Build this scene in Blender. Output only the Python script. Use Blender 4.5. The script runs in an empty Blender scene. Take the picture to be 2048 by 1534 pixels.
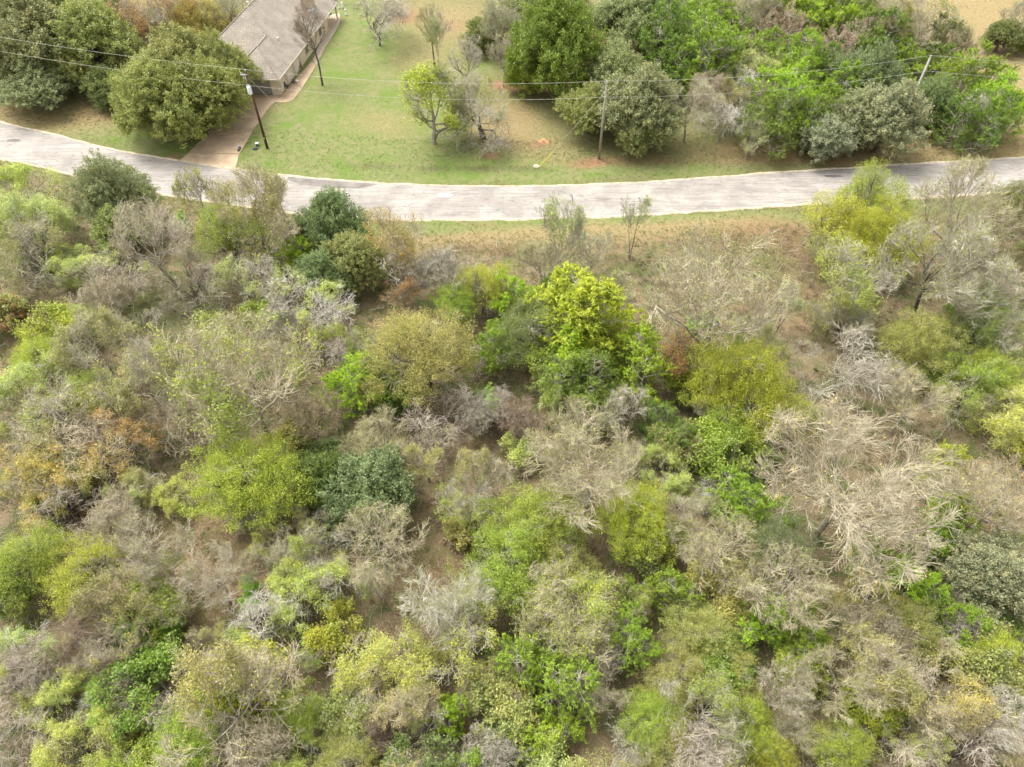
import bpy, math, random
import numpy as np
R = math.radians
sc = bpy.context.scene
COL = sc.collection
# ------------------------------------------------------------------ camera
CAM_H = 52.0
PITCH = R(48.6)
F = 1421.0
cd = bpy.data.cameras.new('camera'); cam = bpy.data.objects.new('camera', cd); COL.objects.link(cam)
cd.sensor_width = 36; cd.lens = 36 * F / 2048; cd.clip_start = 0.5; cd.clip_end = 5000
cam.location = (0, 0, CAM_H); cam.rotation_euler = (math.pi / 2 - PITCH, 0, 0)
sc.camera = cam
# ------------------------------------------------------------------ light
SUN_EL, SUN_AZ = R(60), R(-50)          # azimuth: where the light comes from, measured from +Y towards +X
w = bpy.data.worlds.new('World'); sc.world = w; w.use_nodes = True
nt = w.node_tree; nt.nodes.clear()
sky = nt.nodes.new('ShaderNodeTexSky'); sky.sky_type = 'NISHITA'; sky.sun_disc = False
sky.sun_elevation = SUN_EL; sky.sun_rotation = SUN_AZ; sky.dust_density = 5; sky.air_density = 1.0; sky.ozone_density = 1.0
hs = nt.nodes.new('ShaderNodeHueSaturation'); hs.inputs['Saturation'].default_value = 0.06
bg = nt.nodes.new('ShaderNodeBackground'); bg.inputs[1].default_value = 0.15
ow = nt.nodes.new('ShaderNodeOutputWorld')
nt.links.new(sky.outputs[0], hs.inputs['Color']); nt.links.new(hs.outputs[0], bg.inputs[0]); nt.links.new(bg.outputs[0], ow.inputs[0])
sd = bpy.data.lights.new('sun', 'SUN'); sd.energy = 0.75; sd.angle = R(35); sd.color = (1, .93, .80)
so = bpy.data.objects.new('sun', sd); COL.objects.link(so)
so.rotation_euler = (math.pi / 2 - SUN_EL, 0, math.pi - SUN_AZ)
sc.view_settings.view_transform = 'Standard'; sc.view_settings.look = 'None'
sc.view_settings.gamma = 1; sc.view_settings.use_curve_mapping = False
sc.view_settings.exposure = 1.47
sc.cycles.max_bounces = 5; sc.cycles.diffuse_bounces = 3; sc.cycles.transmission_bounces = 3; sc.cycles.transparent_max_bounces = 4

# ------------------------------------------------------------------ helpers
rng = np.random.default_rng(11)
cp, sp = math.cos(PITCH), math.sin(PITCH)
def at(px, py, z=0.0):
    x = (px - 1024) / F; y = -(py - 767) / F
    d = (x, cp + y * sp, -sp + y * cp)
    t = (z - CAM_H) / d[2]
    return (t * d[0], t * d[1])
def depth(X, Y, z=0.0):
    return Y * cp - (z - CAM_H) * sp

def build_mesh(name, V, polys, mats=(), mi=None, fattr=None, fcol=None, smooth=False):
    """polys: list of (k, int array (n,k)); joined in order"""
    me = bpy.data.meshes.new(name)
    V = np.asarray(V, dtype=np.float32)
    me.vertices.add(len(V)); me.vertices.foreach_set('co', V.ravel())
    nl = sum(a.size for a in polys); nf = sum(len(a) for a in polys)
    me.loops.add(nl); me.polygons.add(nf)
    me.loops.foreach_set('vertex_index', np.concatenate([a.ravel() for a in polys]).astype(np.int32))
    ls = []; o = 0
    for a in polys:
        k = a.shape[1]; ls.append(o + np.arange(len(a)) * k); o += a.size
    me.polygons.foreach_set('loop_start', np.concatenate(ls).astype(np.int32))
    if mi is not None: me.polygons.foreach_set('material_index', np.asarray(mi, dtype=np.int32))
    if smooth: me.polygons.foreach_set('use_smooth', np.ones(nf, dtype=bool))
    me.update(calc_edges=True)
    if fattr is not None:
        at_ = me.attributes.new('var', 'FLOAT', 'FACE'); at_.data.foreach_set('value', np.asarray(fattr, dtype=np.float32))
    if fcol is not None:
        at_ = me.attributes.new('tone', 'FLOAT_COLOR', 'FACE')
        c = np.ones((nf, 4), dtype=np.float32); c[:, :3] = fcol; at_.data.foreach_set('color', c.ravel())
    for m in mats: me.materials.append(m)
    return me
def link(name, me, parent=None, loc=None):
    o = bpy.data.objects.new(name, me); COL.objects.link(o)
    if parent is not None: o.parent = parent
    if loc is not None: o.location = loc
    return o
def tag(o, label=None, cat=None, group=None, kind=None):
    if label: o['label'] = label
    if cat: o['category'] = cat
    if group: o['group'] = group
    if kind: o['kind'] = kind
    return o
def empty(name, loc, rz=0.0, **k):
    o = bpy.data.objects.new(name, None); COL.objects.link(o); o.empty_display_size = .3
    o.location = loc; o.rotation_euler = (0, 0, rz)
    return tag(o, **k)

class MB:                                  # small hard-surface mesh collector
    def __init__(s): s.v = []; s.f = []
    def poly(s, pts, *faces):
        b = len(s.v); s.v += [tuple(p) for p in pts]; s.f += [tuple(b + i for i in f) for f in faces]; return s
    def box(s, c, d, rz=0, rx=0):
        cx, cy, cz = c; a, b, h = d[0] / 2, d[1] / 2, d[2] / 2
        pts = []
        for (x, y, z) in [(-a, -b, -h), (a, -b, -h), (a, b, -h), (-a, b, -h), (-a, -b, h), (a, -b, h), (a, b, h), (-a, b, h)]:
            y, z = y * math.cos(rx) - z * math.sin(rx), y * math.sin(rx) + z * math.cos(rx)
            pts.append((cx + x * math.cos(rz) - y * math.sin(rz), cy + x * math.sin(rz) + y * math.cos(rz), cz + z))
        return s.poly(pts, (0, 3, 2, 1), (4, 5, 6, 7), (0, 1, 5, 4), (1, 2, 6, 5), (2, 3, 7, 6), (3, 0, 4, 7))
    def tube(s, p0, p1, r0, r1=None, n=10, caps=True):
        r1 = r0 if r1 is None else r1
        p0 = np.array(p0, float); p1 = np.array(p1, float); t = p1 - p0; t /= np.linalg.norm(t)
        a = np.cross(t, (0, 0, 1) if abs(t[2]) < .9 else (1, 0, 0)); a /= np.linalg.norm(a); b = np.cross(t, a)
        pts = []
        for p, r in ((p0, r0), (p1, r1)):
            for i in range(n):
                q = 2 * math.pi * i / n; pts.append(tuple(p + r * (a * math.cos(q) + b * math.sin(q))))
        fs = [(i, (i + 1) % n, n + (i + 1) % n, n + i) for i in range(n)]
        if caps: fs += [tuple(range(n - 1, -1, -1)), tuple(range(n, 2 * n))]
        return s.poly(pts, *fs)
    def lathe(s, c, prof, n=14):
        pts = []
        for r, z in prof:
            for i in range(n):
                q = 2 * math.pi * i / n; pts.append((c[0] + r * math.cos(q), c[1] + r * math.sin(q), c[2] + z))
        fs = []
        for k in range(len(prof) - 1):
            fs += [(k * n + i, k * n + (i + 1) % n, (k + 1) * n + (i + 1) % n, (k + 1) * n + i) for i in range(n)]
        fs += [tuple(range(n - 1, -1, -1)), tuple(range((len(prof) - 1) * n, len(prof) * n))]
        return s.poly(pts, *fs)
    def build(s, name, mat, parent=None, smooth=False):
        me = bpy.data.meshes.new(name); me.from_pydata(s.v, [], s.f); me.update()
        me.materials.append(mat)
        if smooth:
            for p in me.polygons: p.use_smooth = True
        return link(name, me, parent)

# ------------------------------------------------------------------ materials
def nodes(m):
    m.use_nodes = True; n = m.node_tree; n.nodes.clear(); return n
def N(n, t, **k):
    x = n.nodes.new(t)
    for a, b in k.items(): setattr(x, a, b)
    return x
def noise(n, vec, scale, detail=4, rough=.55, dist=0):
    x = N(n, 'ShaderNodeTexNoise'); x.inputs['Scale'].default_value = scale; x.inputs['Detail'].default_value = detail
    x.inputs['Roughness'].default_value = rough; x.inputs['Distortion'].default_value = dist
    if vec is not None: n.links.new(vec, x.inputs['Vector'])
    return x.outputs['Fac']
def mrange(n, v, a, b, c=0, d=1):
    x = N(n, 'ShaderNodeMapRange'); n.links.new(v, x.inputs[0])
    for i, q in zip((1, 2, 3, 4), (a, b, c, d)): x.inputs[i].default_value = q
    return x.outputs[0]
def mix(n, fac, a, b, mode='MIX'):
    x = N(n, 'ShaderNodeMix', data_type='RGBA', blend_type=mode)
    for s, q in ((x.inputs[0], fac), (x.inputs[6], a), (x.inputs[7], b)):
        if isinstance(q, (int, float)): s.default_value = q
        elif isinstance(q, tuple): s.default_value = (*q, 1)
        else: n.links.new(q, s)
    return x.outputs[2]
def mul(n, a, b, op='MULTIPLY'):
    x = N(n, 'ShaderNodeMath', operation=op)
    for s, q in zip(x.inputs, (a, b)):
        if isinstance(q, (int, float)): s.default_value = q
        else: n.links.new(q, s)
    return x.outputs[0]
def finish(n, col, rough=.8, bumpsrc=None, bstr=.4, bdist=.03, spec=.3, metal=0):
    b = N(n, 'ShaderNodeBsdfPrincipled'); o = N(n, 'ShaderNodeOutputMaterial')
    if isinstance(col, tuple): b.inputs['Base Color'].default_value = (*col, 1)
    else: n.links.new(col, b.inputs['Base Color'])
    b.inputs['Roughness'].default_value = rough; b.inputs['Specular IOR Level'].default_value = spec; b.inputs['Metallic'].default_value = metal
    if bumpsrc is not None:
        bm = N(n, 'ShaderNodeBump'); bm.inputs['Strength'].default_value = bstr; bm.inputs['Distance'].default_value = bdist
        n.links.new(bumpsrc, bm.inputs['Height']); n.links.new(bm.outputs[0], b.inputs['Normal'])
    n.links.new(b.outputs[0], o.inputs[0]); return b
def pos(n): return N(n, 'ShaderNodeNewGeometry').outputs['Position']
def objc(n): return N(n, 'ShaderNodeTexCoord').outputs['Object']

def simple(name, col, rough=.7, var=.25, scale=3.0, spec=.3, metal=0, bump=.2):
    m = bpy.data.materials.new(name); n = nodes(m); p = objc(n)
    a = noise(n, p, scale, 5)
    c = mix(n, mrange(n, a, .3, .7), tuple(x * (1 - var) for x in col), tuple(min(1, x * (1 + var)) for x in col))
    finish(n, c, rough, noise(n, p, scale * 8, 3), bump, .01, spec, metal); return m

def leaf_material(name, use_tone=False, trans=.35):
    m = bpy.data.materials.new(name); n = nodes(m)
    if use_tone:
        at_ = N(n, 'ShaderNodeAttribute', attribute_name='tone'); c0 = at_.outputs['Color']
    else:
        c0 = N(n, 'ShaderNodeObjectInfo').outputs['Color']
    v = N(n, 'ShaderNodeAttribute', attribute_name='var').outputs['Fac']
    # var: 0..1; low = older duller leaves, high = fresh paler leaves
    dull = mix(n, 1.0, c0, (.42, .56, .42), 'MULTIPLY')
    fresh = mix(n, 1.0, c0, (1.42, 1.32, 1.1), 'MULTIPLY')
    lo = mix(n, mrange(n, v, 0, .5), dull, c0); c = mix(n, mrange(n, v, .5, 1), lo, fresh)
    d = N(n, 'ShaderNodeBsdfDiffuse'); t = N(n, 'ShaderNodeBsdfTranslucent'); mx = N(n, 'ShaderNodeMixShader')
    g = N(n, 'ShaderNodeBsdfGlossy'); g.inputs['Roughness'].default_value = .5; g.inputs['Color'].default_value = (.9, .9, .9, 1)
    mx2 = N(n, 'ShaderNodeMixShader'); mx2.inputs[0].default_value = .035
    o = N(n, 'ShaderNodeOutputMaterial'); mx.inputs[0].default_value = trans
    n.links.new(c, d.inputs[0]); n.links.new(c, t.inputs[0])
    n.links.new(d.outputs[0], mx.inputs[1]); n.links.new(t.outputs[0], mx.inputs[2])
    n.links.new(mx.outputs[0], mx2.inputs[1]); n.links.new(g.outputs[0], mx2.inputs[2])
    n.links.new(mx2.outputs[0], o.inputs[0]); return m
def bark_material(name, col, patch=None):
    m = bpy.data.materials.new(name); n = nodes(m); p = objc(n)
    a = noise(n, p, 2.2, 5, .6)
    c = mix(n, mrange(n, a, .35, .65), tuple(x * .65 for x in col), tuple(x * 1.25 for x in col))
    if patch: c = mix(n, mrange(n, noise(n, p, 5, 3), .5, .62), c, patch)
    finish(n, c, .9, None, spec=.15); return m
LEAF = leaf_material('leaf'); BRUSH = leaf_material('brush', True, .3)
TW = {'grey': bark_material('twig_grey', (.46, .425, .33)), 'tan': bark_material('twig_tan', (.50, .44, .31)),
      'white': bark_material('twig_white', (.64, .60, .51)), 'pink': bark_material('twig_pink', (.50, .44, .35)),
      'dark': bark_material('twig_dark', (.16, .135, .11)), 'brown': bark_material('twig_brown', (.33, .26, .185)),
      'olive': bark_material('twig_olive', (.42, .39, .23))}
BARK = {'dark': bark_material('bark_dark', (.095, .08, .065), (.2, .185, .15)), 'grey': bark_material('bark_grey', (.30, .265, .215), (.44, .41, .33)),
        'white': bark_material('bark_white', (.40, .37, .31), (.50, .47, .40)), 'tan': bark_material('bark_tan', (.33, .28, .2), (.42, .38, .3))}

# ------------------------------------------------------------------ ground masks
UP = [at(*q) for q in [(0,246),(100,268),(200,295),(300,315),(357,322),(470,340),(600,356),(700,364),(800,370),(950,374),(1100,374),(1250,368),(1400,358),(1600,343),(1800,331),(2048,316)]]
LO = [at(*q) for q in [(0,316),(80,332),(160,352),(300,383),(450,407),(640,432),(830,439),(1000,438),(1150,434),(1300,428),(1500,415),(1620,407),(1900,390),(2048,380)]]
def ext(P):
    P = np.array(P); a = P[0] + (P[0] - P[1]) * 8; b = P[-1] + (P[-1] - P[-2]) * 8
    return np.vstack([a, P, b])
UP = ext(UP); LO = ext(LO)
def smooth1(x, P):                        # gently smoothed edge line
    return sum(np.interp(x + d, P[:, 0], P[:, 1]) for d in (-4, -2, 0, 2, 4)) / 5
yup = lambda x: smooth1(x, UP)
ylo = lambda x: smooth1(x, LO)
def hash_noise(X, Y, s, seed):
    r = np.random.default_rng(seed); n = 64; T = r.random((n, n))
    u = X / s + 1000.3; v = Y / s + 1000.7
    i = np.floor(u).astype(int); j = np.floor(v).astype(int); a = u - i; b = v - j
    a = a * a * (3 - 2 * a); b = b * b * (3 - 2 * b); i %= n; j %= n; i1 = (i + 1) % n; j1 = (j + 1) % n
    return T[i, j] * (1 - a) * (1 - b) + T[i1, j] * a * (1 - b) + T[i, j1] * (1 - a) * b + T[i1, j1] * a * b
def fbm(X, Y, s, seed):
    return (hash_noise(X, Y, s, seed) * .5 + hash_noise(X, Y, s / 2.1, seed + 1) * .28 + hash_noise(X, Y, s / 4.3, seed + 2) * .15 + hash_noise(X, Y, s / 9, seed + 3) * .07)
# blobs: px, py, rx(m), ry(m), channel, strength   channels: G green lawn, R red soil, T tan/dry, D damp dark
BLOBS = [
 (640,250,9,10,'G',.9),(700,180,9,12,'G',.9),(740,100,8,14,'G',.6),(690,60,5,10,'G',1.3),(700,330,12,4,'G',.8),(850,310,9,5,'G',1.0),(560,240,5,7,'G',1),
 (240,262,6,2.6,'G',1.4),(330,300,5,2,'G',.9),(930,215,5,4,'G',.9),(860,255,5,3,'G',1.1),(620,100,3,14,'G',.9),(505,325,4,2,'G',1.1),
 (900,350,16,1.8,'G',.7),(700,345,12,1.6,'G',.9),(1180,450,8,1.0,'G',.9),(950,455,9,1.2,'G',1.2),(1280,445,9,1,'G',1.1),(1500,440,10,1,'G',.5),(1150,340,12,2,'G',.35),(1400,335,14,1.6,'G',.4),
 (780,245,6,4,'T',.5),(980,130,8,10,'G',.55),(1020,330,12,3,'G',.5),(1040,240,6,7,'T',.45),(1080,300,6,4,'T',.4),(930,60,9,12,'T',.4),(1000,240,5,6,'T',.6),(830,130,5,6,'T',.4),(560,215,2,2,'T',.4),
 (860,30,8,8,'T',.5),(1000,484,14,1.1,'T',1.3),(1250,475,14,2,'T',1.3),(1450,470,12,2.5,'T',1.2),(100,240,14,4,'T',.8),(60,215,10,3,'T',.5),
 (1900,60,14,14,'T',.8),(2030,200,10,10,'T',.9),(2040,280,10,6,'T',.8),(1850,300,16,3,'T',1.1),(1560,305,12,2.2,'T',.9),(1980,20,16,20,'T',.7),(1950,40,20,8,'G',.3),
 (985,452,2.5,.5,'R',.5),(963,424,1,.5,'R',1),(1087,283,1.0,.9,'R',1.2),(1150,170,8,3,'R',.9),(1090,172,4,1.5,'R',1.2),(1008,165,1.6,.9,'R',1.4),(928,168,1,.7,'R',1.1),(972,318,.9,.6,'R',1.3),
 (1230,90,9,6,'R',1.1),(1290,110,7,5,'R',1.0),(800,32,3,3,'R',1.2),(905,50,3,3,'R',.5),(1300,320,14,1.2,'R',.4),(1190,325,3,1.2,'R',.7),(355,315,1,.6,'R',1.2),(200,230,5,1.2,'R',.4),(60,205,8,1.2,'R',.3),
 (1620,318,8,1,'R',.5),(1000,505,12,1.5,'R',.35),(1300,505,12,3,'R',.4),(1350,520,12,3,'G',.5),(1100,450,22,1.3,'G',1.2),(800,452,10,1.4,'G',1.1),(1450,435,14,1.0,'G',.7),(1850,410,14,1.2,'G',.6),(850,345,30,1.6,'G',.5),(1560,490,6,4,'R',.8),(150,1320,1.8,2,'R',1.6),(570,1340,0,0,'R',0),
 (1590,600,4,5,'R',.8),(1450,930,3,4,'T',.4),(1400,900,4,6,'G',.6),(1000,860,8,5,'R',.6),(560,730,0,0,'R',0),(60,700,6,6,'R',.7),(400,1130,6,6,'R',.5),(350,590,7,4,'G',.55),(330,640,5,4,'G',.6),
 (780,650,5,3,'R',.5),(1540,530,2.5,5,'G',.7),(1520,400,10,1,'T',.6),(900,1180,3,6,'R',.8),(380,900,4,4,'T',.9),(200,1040,5,3,'R',.7),(480,1180,4,5,'R',.6),(1950,1420,8,8,'T',.8),(640,1310,6,3,'T',.3),
]
def masks(X, Y):
    out = {k: np.zeros_like(X) for k in 'GRTD'}
    wn = fbm(X, Y, 7, 40) - .5; wn2 = fbm(X, Y, 7, 50) - .5
    for px, py, rx, ry, ch, st in BLOBS:
        if st == 0: continue
        bx, by = at(px, py); q = ((X - bx + wn * 3) / rx) ** 2 + ((Y - by + wn2 * 3) / ry) ** 2
        out[ch] += st * np.exp(-q * .8)
    # damp swale in front of the lawn
    sw = np.interp(X, [at(650,325)[0], at(760,333)[0], at(900,338)[0], at(1060,337)[0]], [at(650,325)[1], at(760,333)[1], at(900,338)[1], at(1060,337)[1]])
    win = ((X > at(690, 325)[0]) & (X < at(1110, 338)[0])).astype(float)
    out['D'] += win * np.exp(-((Y - sw + wn * .9) / 1.1) ** 2) * (.05 + .85 * fbm(X, Y, 3, 60))
    out['G'] += .25 * (fbm(X, Y, 9, 5) > .5) * (Y > ylo(X))
    return out
def wood_zone(X, Y):                       # 1 where wild woodland floor
    edge = ylo(X) - 5.2 + (fbm(X, Y, 8, 70) - .5) * 4 + np.where(X < -20, 3.5, 0) + np.where(X > 30, 0, 0)
    return 1 / (1 + np.exp((Y - edge) * 1.2))
XR = np.concatenate([-np.geomspace(95, 1800, 26)[::-1], np.arange(-94, 94.01, .8), np.geomspace(95, 1800, 26)])
YR = np.concatenate([-np.geomspace(1, 900, 14)[::-1], np.arange(0, 160.01, .7), np.geomspace(161, 2600, 26)])
GX, GY = np.meshgrid(XR, YR)
def height(X, Y):
    h = (fbm(X, Y, 6, 80) - .5) * .12 * wood_zone(X, Y) * 2
    near = np.maximum(np.exp(-((Y - (yup(X) + ylo(X)) / 2) / 7.0) ** 4), 0)
    h += (fbm(X, Y, 3, 90) - .5) * .06 * (1 - near)
    rb = at(1087, 285)
    h += .35 * np.exp(-(((X - rb[0]) / .9) ** 2 + ((Y - rb[1]) / .8) ** 2))
    return h * (1 - near) - .0
GZ = height(GX, GY)
V = np.stack([GX.ravel(), GY.ravel(), GZ.ravel()], 1)
nx, ny = len(XR), len(YR)
ii = (np.arange(ny - 1)[:, None] * nx + np.arange(nx - 1)[None, :]).ravel()
quads = np.stack([ii, ii + 1, ii + nx + 1, ii + nx], 1)
gme = build_mesh('ground', V, [quads], smooth=True)
mk = masks(GX, GY); wz = wood_zone(GX, GY)
ca = gme.attributes.new('soil', 'FLOAT_COLOR', 'POINT')
cc = np.stack([np.clip(mk['G'], 0, 1.5), np.clip(mk['R'], 0, 1.5), np.clip(mk['T'], 0, 1.5), np.clip(mk['D'], 0, 1)], -1).reshape(-1, 4).astype(np.float32)
ca.data.foreach_set('color', cc.ravel())
cw = gme.attributes.new('wood', 'FLOAT', 'POINT'); cw.data.foreach_set('value', wz.ravel().astype(np.float32))
def ground_material():
    m = bpy.data.materials.new('ground'); n = nodes(m); p = pos(n)
    a = N(n, 'ShaderNodeAttribute', attribute_name='soil'); s = N(n, 'ShaderNodeSeparateColor'); n.links.new(a.outputs['Color'], s.inputs[0])
    G, Rr, T, D = s.outputs[0], s.outputs[1], s.outputs[2], a.outputs['Alpha']
    wd = N(n, 'ShaderNodeAttribute', attribute_name='wood').outputs['Fac']
    n1 = noise(n, p, .35, 6, .65); n2 = noise(n, p, 2.2, 6, .7); n3 = noise(n, p, 9, 5, .8); n4 = noise(n, p, 30, 3, .8)
    # mown verge grass: olive with straw
    base = mix(n, mrange(n, n2, .35, .65), (.125, .135, .05), (.19, .175, .085))
    base = mix(n, mrange(n, n1, .4, .62), base, (.165, .155, .065))
    lawn = mix(n, mrange(n, n2, .35, .65), (.125, .165, .045), (.175, .195, .075))
    lawn = mix(n, mrange(n, noise(n, p, .8, 6, .7, .6), .45, .62, 0, .75), lawn, (.225, .205, .10))
    lawn = mix(n, mrange(n, noise(n, p, .16, 4, .6, .4), .5, .66, 0, .8), lawn, (.12, .185, .035))
    tan = mix(n, mrange(n, n2, .35, .65), (.225, .165, .07), (.30, .24, .13))
    red = mix(n, mrange(n, n2, .35, .65), (.20, .105, .055), (.29, .18, .105))
    def thr(ch, k=.5, wdt=.35):            # mask broken up by noise
        q = mul(n, ch, mul(n, mrange(n, n2, .25, .75, -.35, .35), mrange(n, n3, .25, .75, -.3, .3), 'ADD'), 'ADD')
        return mrange(n, q, k - wdt, k + wdt)
    c = mix(n, thr(G), base, lawn); c = mix(n, thr(T), c, tan); c = mix(n, thr(Rr), c, red)
    # woodland floor: leaf litter, dry grass, green weeds
    lit = mix(n, mrange(n, n3, .35, .65), (.10, .075, .04), (.26, .205, .125))
    lit = mix(n, mrange(n, noise(n, p, .5, 5, .6, .5), .46, .58), lit, mix(n, mrange(n, n3, .3, .7), (.075, .095, .03), (.135, .145, .06)))
    lit = mix(n, mrange(n, noise(n, p, .25, 5, .6, .5), .5, .62), lit, mix(n, mrange(n, n3, .3, .7), (.17, .125, .07), (.28, .22, .135)))
    lit = mix(n, mul(n, thr(Rr), .4), lit, (.20, .11, .06)); lit = mix(n, mul(n, thr(G), .7), lit, (.105, .13, .045))
    c = mix(n, wd, c, lit)
    c = mix(n, thr(D, .5, .3), c, (.075, .062, .035))
    grain = mix(n, mrange(n, n4, .3, .7), (.62, .62, .62), (1.45, 1.45, 1.45))
    c = mix(n, 1.0, c, grain, 'MULTIPLY')
    gr2 = mix(n, mrange(n, n3, .3, .7), (.86, .86, .86), (1.13, 1.13, 1.13)); c = mix(n, 1.0, c, gr2, 'MULTIPLY')
    h = mul(n, n4, mul(n, n3, 2.0), 'ADD')
    finish(n, c, .95, h, .5, .06, .1); return m
gme.materials.append(ground_material())
tag(link('ground', gme), kind='structure')

# ------------------------------------------------------------------ road
def strip(xs, y0, y1, z, k=1, zz=None):
    cols = [y0 + (y1 - y0) * t for t in np.linspace(0, 1, k + 1)]
    V = np.concatenate([np.stack([xs, c, np.full_like(xs, z)], 1) for c in cols]); m_ = len(xs)
    q = []
    for j in range(k):
        i = np.arange(m_ - 1) + j * m_; q.append(np.stack([i, i + 1, i + m_ + 1, i + m_], 1))
    return V, np.concatenate(q)
def road_material():
    m = bpy.data.materials.new('old_asphalt'); n = nodes(m); p = pos(n)
    mp = N(n, 'ShaderNodeMapping'); mp.inputs['Scale'].default_value = (.12, 1, 1); n.links.new(p, mp.inputs[0]); ps = mp.outputs[0]
    a = noise(n, p, .22, 6, .6, .4); b = noise(n, ps, 1.8, 6, .7, .3); f = noise(n, p, 22, 3, .7)
    c = mix(n, mrange(n, a, .38, .62), (.275, .25, .222), (.385, .353, .315))
    c = mix(n, mrange(n, b, .50, .72, 0, .7), c, (.175, .16, .148))
    c = mix(n, mrange(n, noise(n, p, 1.1, 4), .60, .70, 0, .5), c, (.43, .405, .375))
    mp3 = N(n, 'ShaderNodeMapping'); mp3.inputs['Scale'].default_value = (.03, 1, 1); n.links.new(p, mp3.inputs[0])
    c = mix(n, mrange(n, noise(n, mp3.outputs[0], 3.2, 5, .7, .2), .48, .66, 0, .4), c, (.18, .163, .147))
    c = mix(n, mrange(n, noise(n, p, 3.5, 5, .75), .56, .7, 0, .45), c, (.18, .165, .15))
    # cracks: a stretched cell pattern along the road, a fine alligator pattern in bands
    def crack(vec, scale, wid, amt, mask):
        v = N(n, 'ShaderNodeTexVoronoi', feature='DISTANCE_TO_EDGE'); v.inputs['Scale'].default_value = scale
        d = N(n, 'ShaderNodeMix', data_type='VECTOR'); nn = N(n, 'ShaderNodeTexNoise'); nn.inputs['Scale'].default_value = 2.5; nn.inputs['Detail'].default_value = 4
        n.links.new(vec, nn.inputs[0]); d.inputs[0].default_value = .22
        n.links.new(vec, d.inputs[4]); n.links.new(nn.outputs[1], d.inputs[5]); n.links.new(d.outputs[1], v.inputs['Vector'])
        return mul(n, mrange(n, v.outputs['Distance'], 0, wid, amt, 0), mask)
    m1 = mrange(n, noise(n, ps, .5, 3), .42, .55); m2 = mrange(n, noise(n, ps, .9, 3), .5, .6)
    mp2 = N(n, 'ShaderNodeMapping'); mp2.inputs['Scale'].default_value = (.22, 1.5, 1); n.links.new(p, mp2.inputs[0])
    c = mix(n, crack(mp2.outputs[0], 1.7, .06, .6, m1), c, (.14, .125, .115))
    c = mix(n, crack(p, 2.3, .05, .5, m2), c, (.15, .135, .12))
    c = mix(n, 1.0, c, mix(n, mrange(n, f, .3, .7), (.86, .86, .86), (1.1, 1.1, 1.1)), 'MULTIPLY')
    finish(n, c, .9, f, .3, .01, .2); return m
xs = np.arange(-170, 170.1, .5)
yu, yl = yup(xs), ylo(xs)
V, q = strip(xs, yl, yu, .03, 6)
V[:, 2] += .05 * (1 - ((V[:, 1] - (np.tile(yl, 7) + np.tile(yu, 7)) / 2) / 3.6) ** 2).clip(0)
tag(link('road', build_mesh('road', V, [q], [road_material()], smooth=True)), kind='structure')
def edge_material():
    m = bpy.data.materials.new('pale_gravel_edge'); n = nodes(m); p = pos(n)
    c = mix(n, mrange(n, noise(n, p, 1.6, 5, .7), .35, .65), (.34, .27, .17), (.56, .49, .39))
    finish(n, c, .9, noise(n, p, 25, 3), .4, .02, .2); return m
EM = edge_material()
for side in (0, 1):
    y = yu if side else yl; s = 1 if side else -1
    j = hash_noise(xs, xs * 0 + side * 50, 1.1, 5) * .30 + hash_noise(xs, xs * 0 + side * 50, 4.3, 6) * .25
    a, b = (y - .12, y + .16 + j) if side else (y - .16 - j, y + .12)
    V, q = strip(xs, a, b, .0, 3); m_ = len(xs)
    V[:, 2] = np.repeat([-.02, .10, .10, -.02] if True else 0, m_)
    tag(link('road_edge', build_mesh('road_edge', V, [q], [EM])), kind='structure')
x, y = at(1087, 284)
mo = MB().lathe((0, 0, -.02), [(1.15, 0), (.95, .08), (.7, .22), (.4, .36), (.12, .42)], 15); mo.v = [(a + .12 * math.sin(a * 7 + b_ * 5), b_ * .85 + .1 * math.cos(a * 6), c) for a, b_, c in mo.v]
o = mo.build('dirt_mound', simple('orange_soil', (.40, .235, .11), .95, .35, 2.5, .05, 0, .8), None, True); o.location = (x, y, 0); tag(o, 'orange dirt mound on the lawn left of the grey pole', 'dirt mound')
# wear patches on the road: each its own thin sheet
def patch(name, px, py, rx, ry, col, seed, label):
    x0, y0 = at(px, py, .08); r = np.random.default_rng(seed); n_ = 22
    ang = np.linspace(0, 2 * math.pi, n_, endpoint=False); rr = 1 + (r.random(n_) - .5) * .5
    pts = [(x0, y0)] + [(x0 + rx * c * k, y0 + ry * s_ * k) for c, s_, k in zip(np.cos(ang), np.sin(ang), rr)]
    zs = []
    for (x, y) in pts:
        a, b = float(ylo(np.array([x]))[0]), float(yup(np.array([x]))[0]); zs.append(.034 + .05 * max(0, 1 - ((y - (a + b) / 2) / 3.6) ** 2) + .004)
    mb = MB(); mb.poly([(x, y, z + .004) for (x, y), z in zip(pts, zs)], *[(0, 1 + i, 1 + (i + 1) % n_) for i in range(n_)])
    tag(mb.build(name, simple(name + '_mat', col, .85, .2, 1.5)), label, 'road patch', 'repair patches on the road')
patch('road_patch', 28, 281, .95, .42, (.15, .135, .12), 1, 'dark oval repair patch on the road at the far left')
patch('road_patch', 193, 325, 1.1, .3, (.33, .29, .27), 2, 'small grey patch on the road uphill of the oak that overlaps it')
patch('road_patch', 240, 335, .8, .3, (.35, .31, .29), 8, 'faint grey patch on the road just above the overlapping oak')
patch('road_patch', 568, 371, 1.2, .42, (.33, .29, .26), 3, 'round grey patch at the start of the dark resurfaced road strip')
patch('road_patch', 1666, 352, 1.1, .3, (.15, .135, .12), 4, 'dark oval patch on the road above the tall yellow-green tree')
patch('road_patch', 890, 390, 1.0, .42, (.52, .49, .45), 5, 'pale whitish worn patch in the middle of the road')
patch('road_patch', 945, 384, 1.3, .18, (.3, .27, .25), 6, 'thin dark crack-sealed patch near the top edge of the road')
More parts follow.
